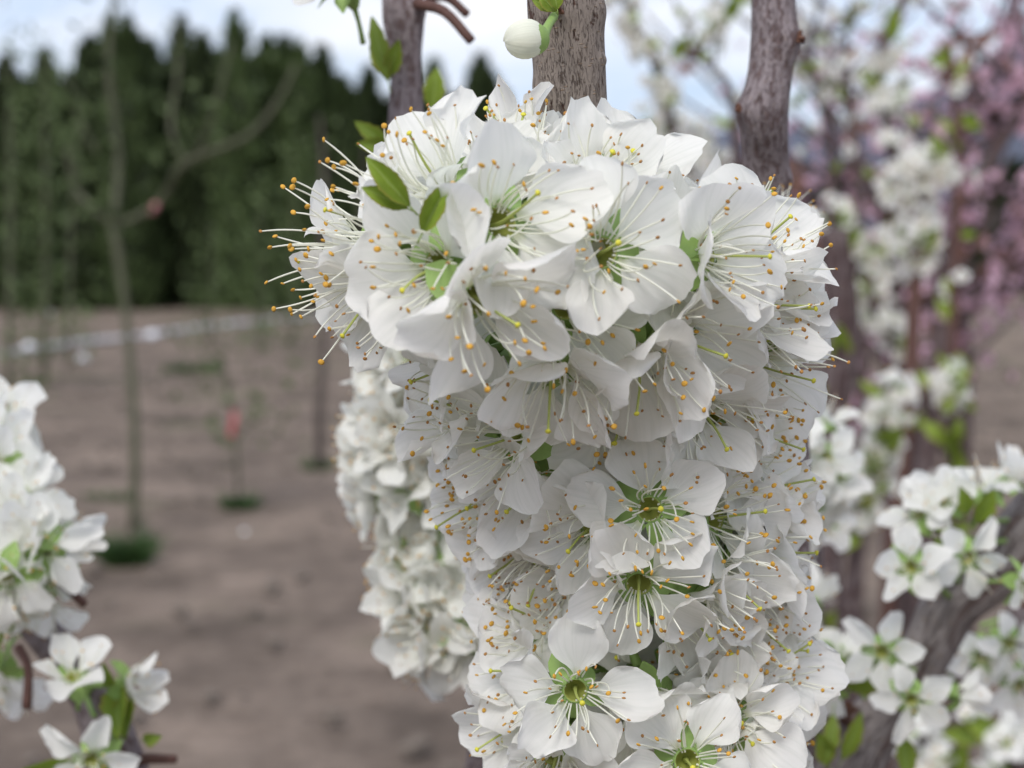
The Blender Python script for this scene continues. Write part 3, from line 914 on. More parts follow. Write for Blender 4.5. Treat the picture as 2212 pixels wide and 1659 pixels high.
# ------------------------------------------------------------------ blossoming branches far right
def far_branch(name, label, cat, pts, d, r0, r1, mat, nfl, spread, meshes, seed, leaves=0, group=None, bare=(0, 0), twigs=0, down=True, ls=.028):
    """pts in picture pixels at distance d"""
    rng = np.random.default_rng(seed)
    w = [P(x, y, d + (q[0] if q else 0)) for x, y, *q in pts]
    base = w[0]
    if down and base.z > 0.05:
        w = [Vector((base.x + rng.normal(0, .03), base.y + .05, 0)), Vector((base.x, base.y + .02, base.z * .5))] + w
    root = thing(name, label, cat, w[0], group)
    n = len(w)
    tube('trunk' if down else 'stem', root, w, [r0 + (r1 - r0) * i / (n - 1) for i in range(n)], mat, sides=9, seg=5, lump=.1, rng=rng)
    vis = [P(x, y, d + (q[0] if q else 0)) for x, y, *q in pts]
    ax = [vis]
    for k in range(twigs):
        t = rng.uniform(.1, .95) * (len(vis) - 1); i = min(int(t), len(vis) - 2)
        a = vis[i].lerp(vis[i + 1], t - i); dr = Vector((rng.normal(0, 1), rng.normal(0, .6), rng.uniform(.2, 1))).normalized()
        l = rng.uniform(.5, 1.3) * spread * 4
        tw = [a, a + dr * l * .5 + Vector((0, 0, l * .05)), a + dr * l + Vector((0, 0, l * .2))]
        tube('twig', root, tw, [r1 * .9, r1 * .6, r1 * .3], mat, sides=6, seg=3)
        ax.append(tw)
    for k in range(nfl):
        A = ax[int(rng.integers(len(ax)))] if twigs else ax[0]
        t = (bare[0] + (1 - bare[0] - bare[1]) * rng.random()) * (len(A) - 1); i = min(int(t), len(A) - 2)
        c = A[i].lerp(A[i + 1], t - i); dr = Vector(rng.normal(0, 1, 3)).normalized()
        c = c + dr * rng.uniform(.4, 1.0) * spread * (.72 if meshes is FARW else 1)
        link('flower', meshes[int(rng.integers(len(meshes)))], root, Matrix.Translation(c - root.location) @ frame(dr, rng.uniform(0, 360)) @ Matrix.Scale(rng.uniform(.85, 1.15) * (.74 if meshes is FARW else 1), 4))
    for k in range(leaves):
        A = ax[int(rng.integers(len(ax)))]; t = rng.random() * (len(A) - 1); i = min(int(t), len(A) - 2)
        c = A[i].lerp(A[i + 1], t - i)
        leaf(root, c, Vector(rng.normal(0, 1, 3)) + Vector((0, 0, .6)), ls * rng.uniform(.7, 1.3), t=k, me=None if meshes is FARW else LEAFB)
    return root

GB = 'blurred blossoming plum branches on the right'
far_branch('plum_branch', 'thin dark stem with a hooked crown of white blossom, right of the column', 'blossoming branch',
           [(1935, 1130), (1962, 900), (1975, 650), (1985, 430), (1978, 360), (2040, 365)], 1.35, .0065, .0048, M_twig, 70, .026, FARW, 1, 6, GB, bare=(.45, 0))
far_branch('plum_branch', 'blurred white blossom spray slanting down from upper left to lower right', 'blossoming branch',
           [(1960, 760), (1900, 680), (1850, 580), (1790, 450)], 1.5, .006, .004, M_bark_dark, 75, .028, FARW, 2, 8, GB)
far_branch('plum_branch', 'blossoming upright plum branch rising out of the top right of the picture', 'blossoming branch',
           [(1935, 600), (1930, 480), (1925, 300), (1900, 150), (1960, -20)], 1.5, .006, .004, M_bark_dark, 80, .024, FARW, 3, 10, GB)
far_branch('plum_branch', 'low blurred blossom cluster behind the thin dark stem', 'blossoming branch',
           [(1850, 1150), (1870, 1040), (1900, 960), (1925, 830)], 1.2, .005, .003, M_bark_dark, 60, .024, FARW, 4, 12, GB)
far_branch('plum_branch', 'small blossom tuft with green leaves right of the thin dark stem', 'blossoming branch',
           [(2075, 1250), (2060, 1050), (2050, 870), (2050, 820)], 1.3, .004, .0025, M_bark_dark, 16, .018, FARW, 5, 22, GB, bare=(.7, 0))
far_branch('plum_branch', 'thin stem with a few green leaves at the right', 'blossoming branch',
           [(2040, 1150), (2055, 800), (2065, 560), (2070, 300), (2050, 100)], 1.9, .007, .004, M_twig, 10, .03, FARW, 6, 16, GB)
far_branch('plum_branch', 'pale blossoming branch against the sky between the two upright stems', 'blossoming branch',
           [(1500, 420), (1450, 270), (1430, 180), (1380, 60), (1330, -30)], 1.5, .006, .0035, M_bark_dark, 60, .022, FARW, 7, 5, GB, bare=(0, 0))
far_branch('plum_branch', 'blossom clump low against the sky, left of the right stem', 'blossoming branch',
           [(1560, 450), (1520, 320), (1450, 290), (1400, 270)], 1.6, .006, .003, M_bark_dark, 80, .030, FARW, 8, 2, GB)
far_branch('plum_branch', 'twiggy branch dotted with brown buds and few flowers right of the right stem', 'blossoming branch',
           [(1800, 420), (1790, 280), (1760, 180), (1750, 60)], 2.0, .008, .003, M_bark_dark, 36, .035, FARW, 9, 6, GB, twigs=12)
far_branch('plum_branch', 'spindly twig with brown buds crossing the sky left of the right stem', 'blossoming branch',
           [(1590, 300), (1580, 200), (1530, 140), (1470, 100)], 1.5, .006, .002, M_bark_dark, 10, .02, FARW, 10, 10, GB, twigs=4)
far_branch('plum_branch', 'twiggy budding branch in front of the pale sky at top right', 'blossoming branch',
           [(1860, 500), (1850, 300), (1820, 150), (1840, 0)], 2.3, .008, .003, M_bark_dark, 46, .04, FARW, 19, 8, GB, twigs=12)
# the thick dark trunk behind the column's right edge
far_branch('plum_tree', 'thick dark blurred trunk just right of the blossom column', 'tree',
           [(1755, 1500), (1775, 1250), (1795, 950), (1820, 700), (1800, 500)], 1.05, .016, .009, M_bark_dark, 0, .02, FARW, 11, 4)
GP = 'blurred pink-blossoming trees on the right'
far_branch('peach_tree', 'blurred pink-blossoming tree nearest the right edge, with wide leaning limbs', 'blossoming tree',
           [(2010, 900), (2050, 600), (2100, 430), (2180, 280), (2280, 120)], 3.0, .022, .009, M_bark_dark, 190, .08, FARP, 12, 30, GP, twigs=14, ls=.05)
far_branch('peach_tree', 'blurred pink-blossoming tree directly behind the thick dark trunk', 'blossoming tree',
           [(1850, 1000), (1830, 750), (1860, 500), (1820, 300)], 3.4, .022, .008, M_bark_dark, 150, .10, FARP, 13, 30, GP, twigs=14, ls=.05)
far_branch('peach_tree', 'pink-blossoming tree reaching up to the top right corner', 'blossoming tree',
           [(2080, 700), (2060, 500), (2090, 300), (2180, 60)], 3.8, .022, .008, M_bark_dark, 90, .10, FARP, 14, 30, GP, twigs=14, ls=.05)
far_branch('peach_tree', 'pink-blossoming tree with upright stems between the dark trunk and the hooked stem', 'blossoming tree',
           [(1930, 1000), (1950, 750), (1930, 520), (1960, 260)], 3.1, .02, .008, M_bark_dark, 200, .10, FARP, 16, 30, GP, twigs=16, ls=.05)
far_branch('peach_tree', 'low pink-blossoming limb over the soil at right', 'blossoming tree',
           [(1980, 1000), (2060, 720), (2150, 590), (2260, 520)], 3.2, .02, .006, M_bark_dark, 130, .07, FARP, 15, 40, GP, twigs=8, ls=.05)

# ------------------------------------------------------------------ middle-distance branches
def clump(root, axis, n, rng, dist=.012, s=.68, ivory=False):
    """flowers packed all round a piece of stem"""
    for k in range(n):
        t = (k + rng.random()) / n * (len(axis) - 1); i = min(int(t), len(axis) - 2)
        c = axis[i].lerp(axis[i + 1], t - i)
        d = V3(rng.normal(0, 1), rng.normal(0, .6), rng.normal(.3, .8))
        tflower(root, c + d * dist * rng.uniform(.7, 1.3), d, rng.uniform(0, 360), rng, s * rng.uniform(.9, 1.1), None, ivory)

# the blossom-clad branch behind the column on its left
rng = np.random.default_rng(101)
ax = [P(960, 700, .37), P(965, 820, .37), P(945, 950, .37), P(960, 1080, .37), P(1020, 1180, .37), P(1035, 1290, .37), P(1055, 1370, .37)]
root = thing('plum_branch', 'blurred branch packed with creamy white blossom, behind the left side of the sharp one', 'blossoming branch', (ax[-1].x + .03, ax[-1].y + .05, 0))
tube('stem', root, [root.location, P(1050, 1750, .39)] + ax[::-1] + [P(975, 560, .375), P(990, 420, .38)], [.012, .006] + [.0045] * 7 + [.004, .003], M_bark_red, sides=10, seg=6, lump=.1)
clump(root, ax[:4], 115, rng, .0118, .80, True)
clump(root, ax[4:], 85, rng, .0126, .80, True)

# left stem at the top
root = thing('plum_branch', 'slightly blurred upright brown stem with a pointed green leaf, top left of the column', 'branch', (P(870, 600, .33).x, P(870, 600, .33).y + .03, 0))
sl = [root.location, P(1250, 1700, .34), P(1120, 1050, .33), P(930, 620, .33), P(884, 420, .33), P(875, 250, .33), P(878, 120, .33), P(875, 50, .33), P(868, -80, .33)]
tube('stem', root, sl, [.012, .006, .005, .0038, .0036, .0033, .0031, .0040, .0034], M_bark_red, sides=20, seg=12, lump=.10, rng=np.random.default_rng(4), knots=[(P(905, 20, .327), .0022, .0014), (P(848, 190, .327), .002, .0008)])
leaf(root, P(838, 175, .325), V3(-.25, 1, .1), .0125, t=0, width=.85)
leaf(root, P(842, 165, .326), V3(.3, .9, .3), .0075, t=2)
leaf(root, P(845, 170, .335), V3(-.5, .8, -.3), .008, t=1)
leaf(root, P(935, 240, .36), V3(.1, 1, .2), .009, t=1, width=1.3)
leaf(root, P(845, 320, .33), V3(-1, .7, .2), .0085, t=1)
leaf(root, P(845, 322, .33), V3(-1, .1, .2), .007, t=2)
tube('twig', root, [P(900, 8, .325), P(960, 25, .32), P(1018, 88, .318)], [.0011, .00095, .0009], M_twig, sides=8, seg=4)
tube('twig', root, [P(920, -5, .33), P(965, -5, .33), P(1010, 32, .33)], [.0009, .0008, .0008], M_twig, sides=8, seg=4)
tflower(root, P(752, -28, .31), V3(-.2, .7, .4), 250, np.random.default_rng(3), .8, t=1)

# right stem at the top
root = thing('plum_branch', 'slightly blurred upright purple-brown stem with a knot, top right of the column', 'branch', (P(1655, 600, .30).x, P(1655, 600, .30).y + .03, 0))
sr = [root.location, P(1640, 1700, .345), P(1680, 1000, .33), P(1672, 620, .315), P(1660, 440, .31), P(1652, 330, .305), P(1650, 235, .30), P(1664, 150, .30), P(1672, 60, .30), P(1668, -80, .30)]
tube('stem', root, sr, [.014, .008, .006, .0041, .0039, .0038, .0039, .0037, .0037, .0036], M_bark_red, sides=28, seg=14, lump=.06, rng=np.random.default_rng(6),
     knots=[(P(1718, 85, .298), .0028, .0013), (P(1598, 235, .299), .0026, .0010), (P(1700, 390, .307), .002, .0006), (P(1640, 30, .296), .002, .0005)])
scales(root, P(1722, 82, .297), V3(1, 0, .3), .0011, np.random.default_rng(7))
scales(root, P(1600, 235, .297), V3(-1, 0, .3), .0009, np.random.default_rng(8))
tflower(root, P(1690, 470, .29), V3(.3, .8, .2), 40, np.random.default_rng(3), .6, t=4)

# lower right limb
rng = np.random.default_rng(202)
root = thing('plum_branch', 'gnarled grey limb climbing to the right edge with open white flowers, lower right', 'blossoming branch', (P(1800, 1700, .42).x, P(1800, 1700, .42).y + .1, 0))
D = .41
rp = [root.location, Vector((P(1780, 1700, D).x, P(1780, 1700, D).y + .04, .7)), P(1800, 1760, D), P(1862, 1600, D), P(1935, 1500, D), P(2005, 1400, D), P(2060, 1300, D), P(2150, 1235, D), P(2220, 1150, D), P(2330, 1010, D)]
tube('stem', root, rp, [.02, .014, .0080, .0072, .0062, .0060, .0064, .0060, .0070, .006], bark_material('grey_limb_bark', (.14, .10, .09), (.27, .235, .225), .7, 800, 120, .0005, seed=2.0), sides=24, seg=10, lump=.09, rng=rng)
RF = [(2090, 1205, .375, .25, -.15, .9, 60, 1.05, 0), (1968, 1225, .37, -.4, .15, .85, 20, 1.0, 1), (2035, 1085, .39, -.3, .6, .6, 80, 1.0, 2), (2120, 1055, .39, .1, .9, .4, 70, 1.05, 1),
      (2185, 1035, .40, .4, .8, .4, 20, 1.0, 3), (1985, 1110, .39, -.6, .5, .6, 120, 1.05, 0), 
      (1905, 1408, .375, -.3, .1, .9, 140, 1.05, 0), (1968, 1512, .37, .1, -.1, 1, 250, 1.0, 0), 
      (2070, 1498, .375, .9, .1, .2, 0, .9, 5), (1775, 1480, .39, -.4, -.4, .7, 230, 1.0, 1), 
      (2180, 1390, .45, .3, -.2, .9, 250, 1.1, 0), (2120, 1420, .46, -.3, -.2, .9, 200, 1.1, 1), (2200, 1480, .45, .1, -.4, .8, 270, 1.1, 2), (2205, 1260, .37, .7, 0, .6, 270, 1.0, 1),
      (1730, 1000, .44, .3, .5, .8, 50, 1.1, 0), (1760, 1060, .46, .5, -.3, .7, 300, 1.0, 3), (1745, 1130, .45, .4, -.4, .7, 300, 1.0, 1), (1790, 1130, .5, .4, 0, .7, 0, 1.0, 2), (1705, 960, .44, 0, .8, .5, 90, 1.1, 2),
      (2150, 1610, .7, 0, 0, 1, 0, 1.1, 0), (2190, 1590, .7, .3, 0, 1, 40, 1.1, 1), (2010, 1630, .6, 0, -.3, 1, 10, 1, 2), (1990, 1600, .62, 0, .3, 1, 10, 1, 1), (2170, 1650, .7, .3, -.4, 1, 40, 1.1, 3)]
def nearest(pts, p):
    best = None
    for i in range(len(pts) - 1):
        a, b = Vector(pts[i]), Vector(pts[i + 1]); t = max(0, min(1, (p - a).dot(b - a) / ((b - a).length_squared + 1e-9)))
        q = a.lerp(b, t)
        if best is None or (q - p).length < (best - p).length: best = q
    return best
def stalks(root, lst, stem, dmax=.06, mat=None):
    for q in lst:
        p = P(q[0], q[1], q[2]); n = V3(q[3], q[4], q[5]); a = nearest(stem, p)
        b = p - n * .012 * q[7]
        if (a - b).length < dmax and (a - b).length > .004:
            tube('pedicel', root, [a, a.lerp(b, .5) + n * -.001, b], [.0009, .0006, .0006], mat or M_calyx, sides=6, seg=3)
rm_main = [q for q in RF if q[2] < .43]
for (x, y, d, a, b, c, roll, s, t) in rm_main: tflower(root, P(x, y, d), V3(a, b, c), roll, rng, s * .70, t)
stalks(root, rm_main, rp[2:])
for x, y, a, b, l in [(1815, 1480, .1, 1, .011), (1835, 1490, .6, .8, .013), (1800, 1540, -.2, -1, .012), (2110, 1130, .2, .8, .010), (2090, 1110, -.4, .9, .008), (1820, 1640, .3, .9, .012), (2050, 1200, -.5, .5, .008), (1790, 1650, -.4, 1, .010), (1950, 1590, 0, -1, .01)]:
    leaf(root, P(x, y, .385), V3(a, b, .3), l, t=int(x) % 4)
tube('twig', root, [P(1830, 1560, D), P(1800, 1525, .395), P(1762, 1490, .39)], [.0016, .0012, .0009], M_twig, sides=8, seg=4)
for x, y, n in [(2050, 1260, V3(-.4, .8, .3)), (2130, 1130, V3(-.2, 1, .2)), (1835, 1540, V3(-.7, .6, .3)), (2212, 1290, V3(.4, -.5, .5))]:
    scales(root, P(x, y, .395), n, .0022, rng)
# the paler flowers behind that limb and behind the column
root = thing('plum_branch', 'soft white flowers hanging behind the grey limb at the right edge', 'blossoming branch', (P(2230, 1500, .5).x, P(2230, 1500, .5).y + .1, 0))
st = [root.location, P(2300, 1800, .5), P(2240, 1450, .47), P(2210, 1330, .46), P(2260, 1150, .48)]
tube('stem', root, st, [.014, .006, .004, .004, .003], M_bark_red, sides=10, seg=6)
for (x, y, d, a, b, c, roll, s, t) in [q for q in RF if q[2] > .43 and x > 2000] if False else [q for q in RF if q[2] > .43 and q[0] > 2100 and q[2] < .6]: tflower(root, P(x, y, d), V3(a, b, c), roll, rng, s * .70, t)
stalks(root, [q for q in RF if q[2] > .43 and q[0] > 2100 and q[2] < .6], st[1:], .08)
root = thing('plum_branch', 'blurred blossom cluster peeking out right of the column at mid height', 'blossoming branch', (P(1760, 1100, .5).x, P(1760, 1100, .5).y + .1, 0))
st = [root.location, P(1740, 1750, .5), P(1745, 1400, .48), P(1740, 1100, .47), P(1700, 950, .46), P(1690, 800, .46)]
tube('stem', root, st, [.014, .006, .004, .0035, .003, .003], M_bark_red, sides=10, seg=6)
q4 = [q for q in RF if q[2] > .43 and q[0] < 1800]
for (x, y, d, a, b, c, roll, s, t) in q4: tflower(root, P(x, y, d), V3(a, b, c), roll, rng, s * .70, t)
clump(root, [P(1715, 960, .45), P(1745, 1010, .46), P(1760, 1130, .47)], 12, rng, .011, .68)
clump(root, [P(1690, 1370, .44), P(1720, 1450, .44)], 10, rng, .011, .68)
far_branch('plum_branch', 'small round blossom bunch in the bottom right corner', 'blossoming branch',
           [(2230, 1700), (2190, 1640), (2150, 1570)], .8, .005, .003, M_bark_dark, 22, .018, FARW, 31, 3, GB)
far_branch('plum_branch', 'faint blossoms below the grey limb', 'blossoming branch',
           [(2040, 1720), (2020, 1640), (1980, 1580)], .85, .005, .003, M_bark_dark, 18, .018, FARW, 32, 5, GB)

# lower left branch
rng = np.random.default_rng(303)
D = .38
root = thing('plum_branch', 'grey-brown branch with white flowers and green leaves entering at the lower left', 'blossoming branch', (P(330, 1700, .4).x, P(330, 1700, .4).y + .1, 0))
lp = [root.location, Vector((P(330, 1800, D).x, P(330, 1800, D).y + .05, .7)), P(300, 1760, D), P(240, 1610, D), P(195, 1500, D), P(120, 1400, D), P(60, 1310, D), P(10, 1180, D), P(-60, 1000, D), P(-100, 850, D)]
tube('stem', root, lp, [.016, .010, .0056, .0054, .0050, .0046, .0044, .0036, .003, .0025], M_bark_red, sides=18, seg=10, lump=.10, rng=rng)
LF = [(125, 1185, .35, .3, .15, .9, 20, 1.1, 0), (40, 1250, .345, -.1, -.4, .9, 260, 1.1, 1), (60, 1120, .355, -.2, .4, .8, 80, 1.05, 2), (165, 1165, .37, .8, .1, .5, 30, 1.05, 3), (120, 1250, .36, .3, -.7, .6, 270, 1.1, 1),
      (25, 960, .37, .3, .3, .8, 40, 1.1, 2), (60, 1030, .375, .5, .1, .8, 0, 1.1, 6), (5, 920, .38, 0, .7, .6, 90, 1.0, 3), (0, 1060, .37, -.1, .1, 1, 0, 1.0, 0), (20, 1190, .36, -.5, 0, .8, 170, 1.0, 6),
      (185, 1462, .35, .0, .75, .6, 195, .95, 2), (305, 1478, .365, .8, .1, .2, 60, .95, 3), (225, 1640, .35, -.1, -.3, .9, 140, 1.05, 0), (15, 1455, .38, -.2, -.6, .7, 260, 1.05, 1), (50, 1470, .39, .2, -.7, .6, 270, 1.0, 2),
      (-20, 1330, .38, -.5, -.2, .8, 170, 1.05, 0), (240, 1700, .36, .1, -.7, .6, 270, 1, 2)]
LF += [(90, 1170, .35, -.1, .2, .9, 110, 1.1, 3), (20, 1010, .365, 0, .1, 1, 60, 1.15, 6),
       (-10, 1130, .36, -.2, .2, 1, 90, 1.1, 3), (75, 1080, .36, .4, .5, .8, 60, 1.1, 0), (30, 900, .38, .2, .8, .5, 90, 1.05, 2), (110, 1290, .365, .1, -.9, .4, 270, 1.1, 2), (20, 1290, .355, -.1, -.8, .5, 270, 1.15, 0)]
for (x, y, d, a, b, c, roll, s, t) in LF: tflower(root, P(x - 28, y, d), V3(a, b, c), roll, rng, s * .78, t)
stalks(root, LF, lp[2:])
for x, y, a, b, l, w in [(255, 1480, .28, -1, .0145, .8), (235, 1480, .1, 1, .009, 1.0), (175, 1655, -1, .2, .0145, .8), (310, 1600, 1, .4, .0065, 1.0), (275, 1500, .2, -1, .012, .8), (5, 1390, -.3, .9, .008, 1.2), (20, 1370, .3, 1, .006, 1)]:
    leaf(root, P(x, y, .365), V3(a, b, .5), l, t=int(x) % 4, width=w)
tube('twig', root, [P(85, 1230, .37), P(130, 1255, .362), P(182, 1305, .358)], [.0012, .001, .0009], M_twig, sides=8, seg=4)
tube('twig', root, [P(40, 1400, .375), P(60, 1440, .37), P(58, 1530, .368)], [.0011, .0009, .0011], M_twig, sides=8, seg=4)
tube('twig', root, [P(262, 1660, .375), P(310, 1640, .37), P(380, 1640, .368)], [.0016, .0012, .0009], M_twig, sides=8, seg=4)
tube('twig', root, [P(170, 1480, .375), P(220, 1470, .37), P(262, 1480, .366)], [.0012, .001, .0008], M_twig, sides=8, seg=4)
scales(root, P(265, 1485, .366), V3(.4, .5, .5), .0016, rng); scales(root, P(265, 1640, .37), V3(0, .5, .5), .002, rng)

# ------------------------------------------------------------------ the blossom column in focus
rng = np.random.default_rng(11)
root = thing('plum_branch', 'upright plum branch in sharp focus, wrapped in a dense column of white blossom', 'blossoming branch',
             (P(1400, 1700, .28).x, P(1400, 1700, .28).y, 0))
stem = [root.location, Vector((root.location.x, root.location.y, .6)), P(1410, 1900, .272), P(1395, 1650, .268), P(1370, 1350, .266), P(1340, 1050, .262), P(1300, 800, .258), P(1262, 550, .252),
        P(1242, 380, .246), P(1235, 250, .242), P(1228, 120, .240), P(1222, 40, .239), P(1220, -120, .238)]
tube('stem', root, stem, [.016, .010, .0058, .0056, .0055, .0054, .0053, .0052, .0050, .0049, .0050, .00515, .0050], M_bark_main, sides=48, seg=26, lump=.022, rng=np.random.default_rng(2),
     knots=[(P(1205, 20, .234), .0022, .0011), (P(1300, 25, .237), .002, .0006), (P(1308, 130, .238), .0009, .0006), (P(1160, 190, .24), .0016, .0004)])

HEROES = [  # x, y, distance, facing (right, up, to camera), petal direction, petal length mm, opening, individual stamens
 (1030, 645, .200, .50, -.42, .75, -100, 11.5, 30, 1, .8), (948, 575, .203, -.55, -.2, .78, -108, 11.5, 30, 1, .6), (1082, 482, .204, .50, .10, .8, 100, 12, 30, 1, .3),
 (1300, 545, .207, .20, .05, .95, -35, 11, 18, 1, .4), (955, 405, .213, -.45, .6, .5, 125, 11, 48, 0, .4), (825, 488, .216, -.88, .25, .15, 210, 9.5, 5, 0, .9),
 (1285, 408, .221, .25, .5, .75, 100, 10.2, 38, 1, .2), (1115, 372, .228, .05, .75, .5, 125, 11, 42, 0, .2), (1525, 550, .216, .75, .05, .55, 40, 11.5, 42, 0, .5),
 (1615, 660, .232, .85, .05, .45, 50, 12, 42, 0, .2), (1460, 535, .226, .35, .85, .15, 100, 10, 25, 0, .9), (1622, 545, .236, .5, .5, .6, 40, 12, 30, 0, .5),
 (1455, 722, .221, .6, -.35, .65, -30, 12, 38, 1, .2), (1368, 762, .219, .15, -.75, .6, -80, 11.5, 40, 0, .2), (1640, 790, .240, .6, -.3, .65, -40, 12.5, 30, 0, .2),
 (1512, 885, .232, .45, -.55, .65, -60, 12.5, 35, 0, .3), (1190, 800, .216, -.05, -.75, .6, -100, 12, 35, 0, .7), (1105, 945, .232, -.6, -.15, .7, 170, 12, 32, 0, .3),
 (1155, 1040, .238, -.45, -.55, .65, 230, 12, 40, 0, .2), (1315, 1010, .240, -.45, .1, .85, 60, 10.5, 28, 0, .3), (1403, 1100, .229, 0, .05, 1, 32, 10.6, 10, 1, .8),
 (1280, 1138, .234, -.6, -.35, .75, 195, 10.5, 30, 1, .4), (1380, 1262, .231, -.05, -.45, .88, -108, 11, 22, 1, .5), (1545, 1120, .240, .7, .1, .65, 60, 11.5, 30, 1, .8),
 (1548, 1245, .240, .8, -.35, .45, -10, 12, 38, 0, .3), (1468, 1305, .239, .55, -.65, .5, -60, 12, 40, 0, .3), (1243, 1492, .232, 0, -.05, 1, -60, 10, 12, 1, .4),
 (1160, 1450, .246, -.85, .05, .5, 130, 11, 42, 0, .3), (1405, 1505, .242, .3, -.75, .55, -70, 11.5, 40, 0, .2), (1580, 1560, .245, .1, .05, 1, 100, 11.5, 25, 1, .3),
 (1485, 1645, .235, .0, .1, 1, 50, 11, 20, 1, .4), (1165, 1340, .248, -.5, .35, .75, 110, 11, 25, 0, .3), (1320, 1425, .252, .1, .3, .9, 80, 11, 25, 0, .3),
 (1200, 1640, .240, -.2, -.7, .65, 250, 11, 38, 0, .5), (1655, 1440, .256, .55, .35, .6, 50, 12, 32, 0, .3),
 (1055, 1085, .250, -.8, -.25, .45, 190, 11.5, 42, 0, .9), (1135, 1190, .250, -.7, -.5, .45, 220, 11.5, 42, 0, .5), (1195, 1215, .246, -.6, -.6, .5, 230, 11.5, 40, 0, .3),
 (1640, 1060, .250, .85, .3, .4, 50, 11.5, 40, 0, .9), (1655, 1185, .252, .9, -.1, .3, 0, 12, 42, 0, .4), (1610, 1320, .252, .6, -.6, .5, -50, 12, 40, 0, .3),
 (1560, 975, .246, .5, .25, .75, 60, 12, 25, 0, .7), (1445, 985, .244, .15, .4, .85, 70, 11.5, 22, 0, .5), (1240, 935, .240, -.25, .2, .9, 40, 11, 22, 0, .6),
 (830, 625, .222, -.6, -.55, .5, 230, 11.5, 40, 0, .3), (790, 560, .228, -.85, -.1, .35, 180, 11, 42, 0, .9), (1625, 1570, .262, .75, .1, .55, 20, 11.5, 38, 0, .5),
 (1135, 1565, .250, -.7, -.2, .6, 190, 11, 38, 0, .3), (1350, 650, .224, .1, -.6, .7, -60, 11.5, 30, 0, .4), (1225, 660, .214, .3, -.3, .85, -60, 10.5, 28, 0, .6),
 (1420, 560, .222, .5, .3, .8, 40, 11.5, 26, 0, .5), (1365, 455, .230, .3, .6, .6, 60, 9.8, 35, 0, .4), (1610, 620, .240, .7, .4, .5, 50, 11.5, 35, 0, .4),
 (1060, 420, .222, -.1, .6, .7, 70, 10, 35, 0, .3), (1010, 890, .238, -.65, .3, .6, 150, 11, 38, 0, .4), (1330, 880, .232, .1, -.5, .8, -90, 11.5, 30, 0, .4),
 (1280, 1290, .246, -.35, -.5, .75, 240, 11, 32, 0, .3), (1500, 1450, .250, .4, -.1, .85, -30, 11, 28, 0, .3), (1560, 1400, .250, .6, -.2, .7, -20, 11.5, 32, 0, .4),
 (1180, 1285, .252, -.75, 0, .55, 170, 11, 38, 0, .3), (1320, 1640, .246, 0, -.5, .85, 270, 11, 30, 0, .3), (1590, 1665, .252, .4, -.3, .8, -40, 11, 30, 0, .3),
 (1580, 740, .238, .6, -.1, .7, -10, 11.5, 32, 0, .3),]
axis_pts = stem[2:]
for h in HEROES:
    x, y, d, a, b, c, roll, Lmm, opn, hero, fresh = h
    Lmm *= .81 if y > 850 else .89
    p = P(x, y, d); n = V3(a, b, c)
    q = nearest(axis_pts, p - n * .012)
    q = q + (p - q).normalized() * .004
    flower(root, p, n, roll, Lmm / 1000, opn, q, rng, fresh, hero=bool(hero), nst=26 if hero else 24, stl=1.42 if x < 830 else (1.2 if x < 960 and y < 450 else 1.02))
# smaller, younger flowers filling in behind the foremost ones
for k in range(46):
    y = 500 + 1180 * (k + rng.random()) / 46
    xa = float(np.interp(y, [400, 800, 1050, 1350, 1700], [1250, 1300, 1340, 1370, 1400])); da = float(np.interp(y, [400, 800, 1700], [.246, .258, .268]))
    w = float(np.interp(y, [400, 700, 1000, 1250, 1400, 1700], [.024, .027, .020, .018, .018, .019]))
    a = rng.uniform(-1.35, 1.35)
    d = V3(math.sin(a), rng.normal(.1, .35), math.cos(a))
    flower(root, P(xa, y, da) + d * w, d, rng.uniform(0, 360), rng.uniform(.0082, .0098), rng.choice([20, 35, 55, 68]), P(xa, y, da) + d * .004, rng, .7, nst=20, joined=True)
# flowers round the sides and the back of the column
for k in range(46):
    t = rng.random()
    y = 500 + t * 1320
    xa = np.interp(y, [400, 800, 1050, 1350, 1700], [1250, 1300, 1340, 1370, 1400]); da = np.interp(y, [400, 800, 1700], [.246, .258, .268])
    ang = rng.uniform(-1.1, math.pi + 1.1)
    d = Vector((math.cos(ang), math.sin(ang) * .9, rng.normal(0, .35))).normalized()
    w = np.interp(y, [400, 700, 1000, 1250, 1400, 1700], [.015, .019, .014, .012, .011, .012])
    p = P(xa, y, da) + d * w
    flower(root, p, d, rng.uniform(0, 360), .0100, rng.uniform(20, 45), P(xa, y, da) + d * .004, rng, .4, nst=18, joined=True)

# leaves in the top cluster
def hleaf(x0, y0, x1, y1, d, W, fold, curl, label=None, th0=.35, up=(0, 0, 1)):
    a, b = P(x0, y0, d), P(x1, y1, d); L = (b - a).length * 1.06
    v, f, uv = leaf_geo(L, W, fold, curl, 19, .03, th0)
    me = mesh('leaf', v, f, [M_leaf], uvs=uv)
    dr = (b - a).normalized(); u = V3(*up); z = (u - dr * u.dot(dr)).normalized(); yv = z.cross(dr)
    link('leaf', me, root, Matrix.Translation(a - root.location) @ Matrix((dr, yv, z)).transposed().to_4x4(), label=label)
hleaf(885, 445, 795, 345, .197, .0017, 1.1, -.4, 'pointed green leaf at the upper left of the blossom')
hleaf(880, 450, 785, 408, .198, .0014, 1.0, -.3)
hleaf(912, 505, 968, 398, .197, .0017, 1.2, -.6, 'folded green leaf between the upper left flowers')
hleaf(1590, 470, 1612, 435, .232, .0008, .5, -.3)
hleaf(1640, 440, 1668, 408, .245, .001, .4, -.3)
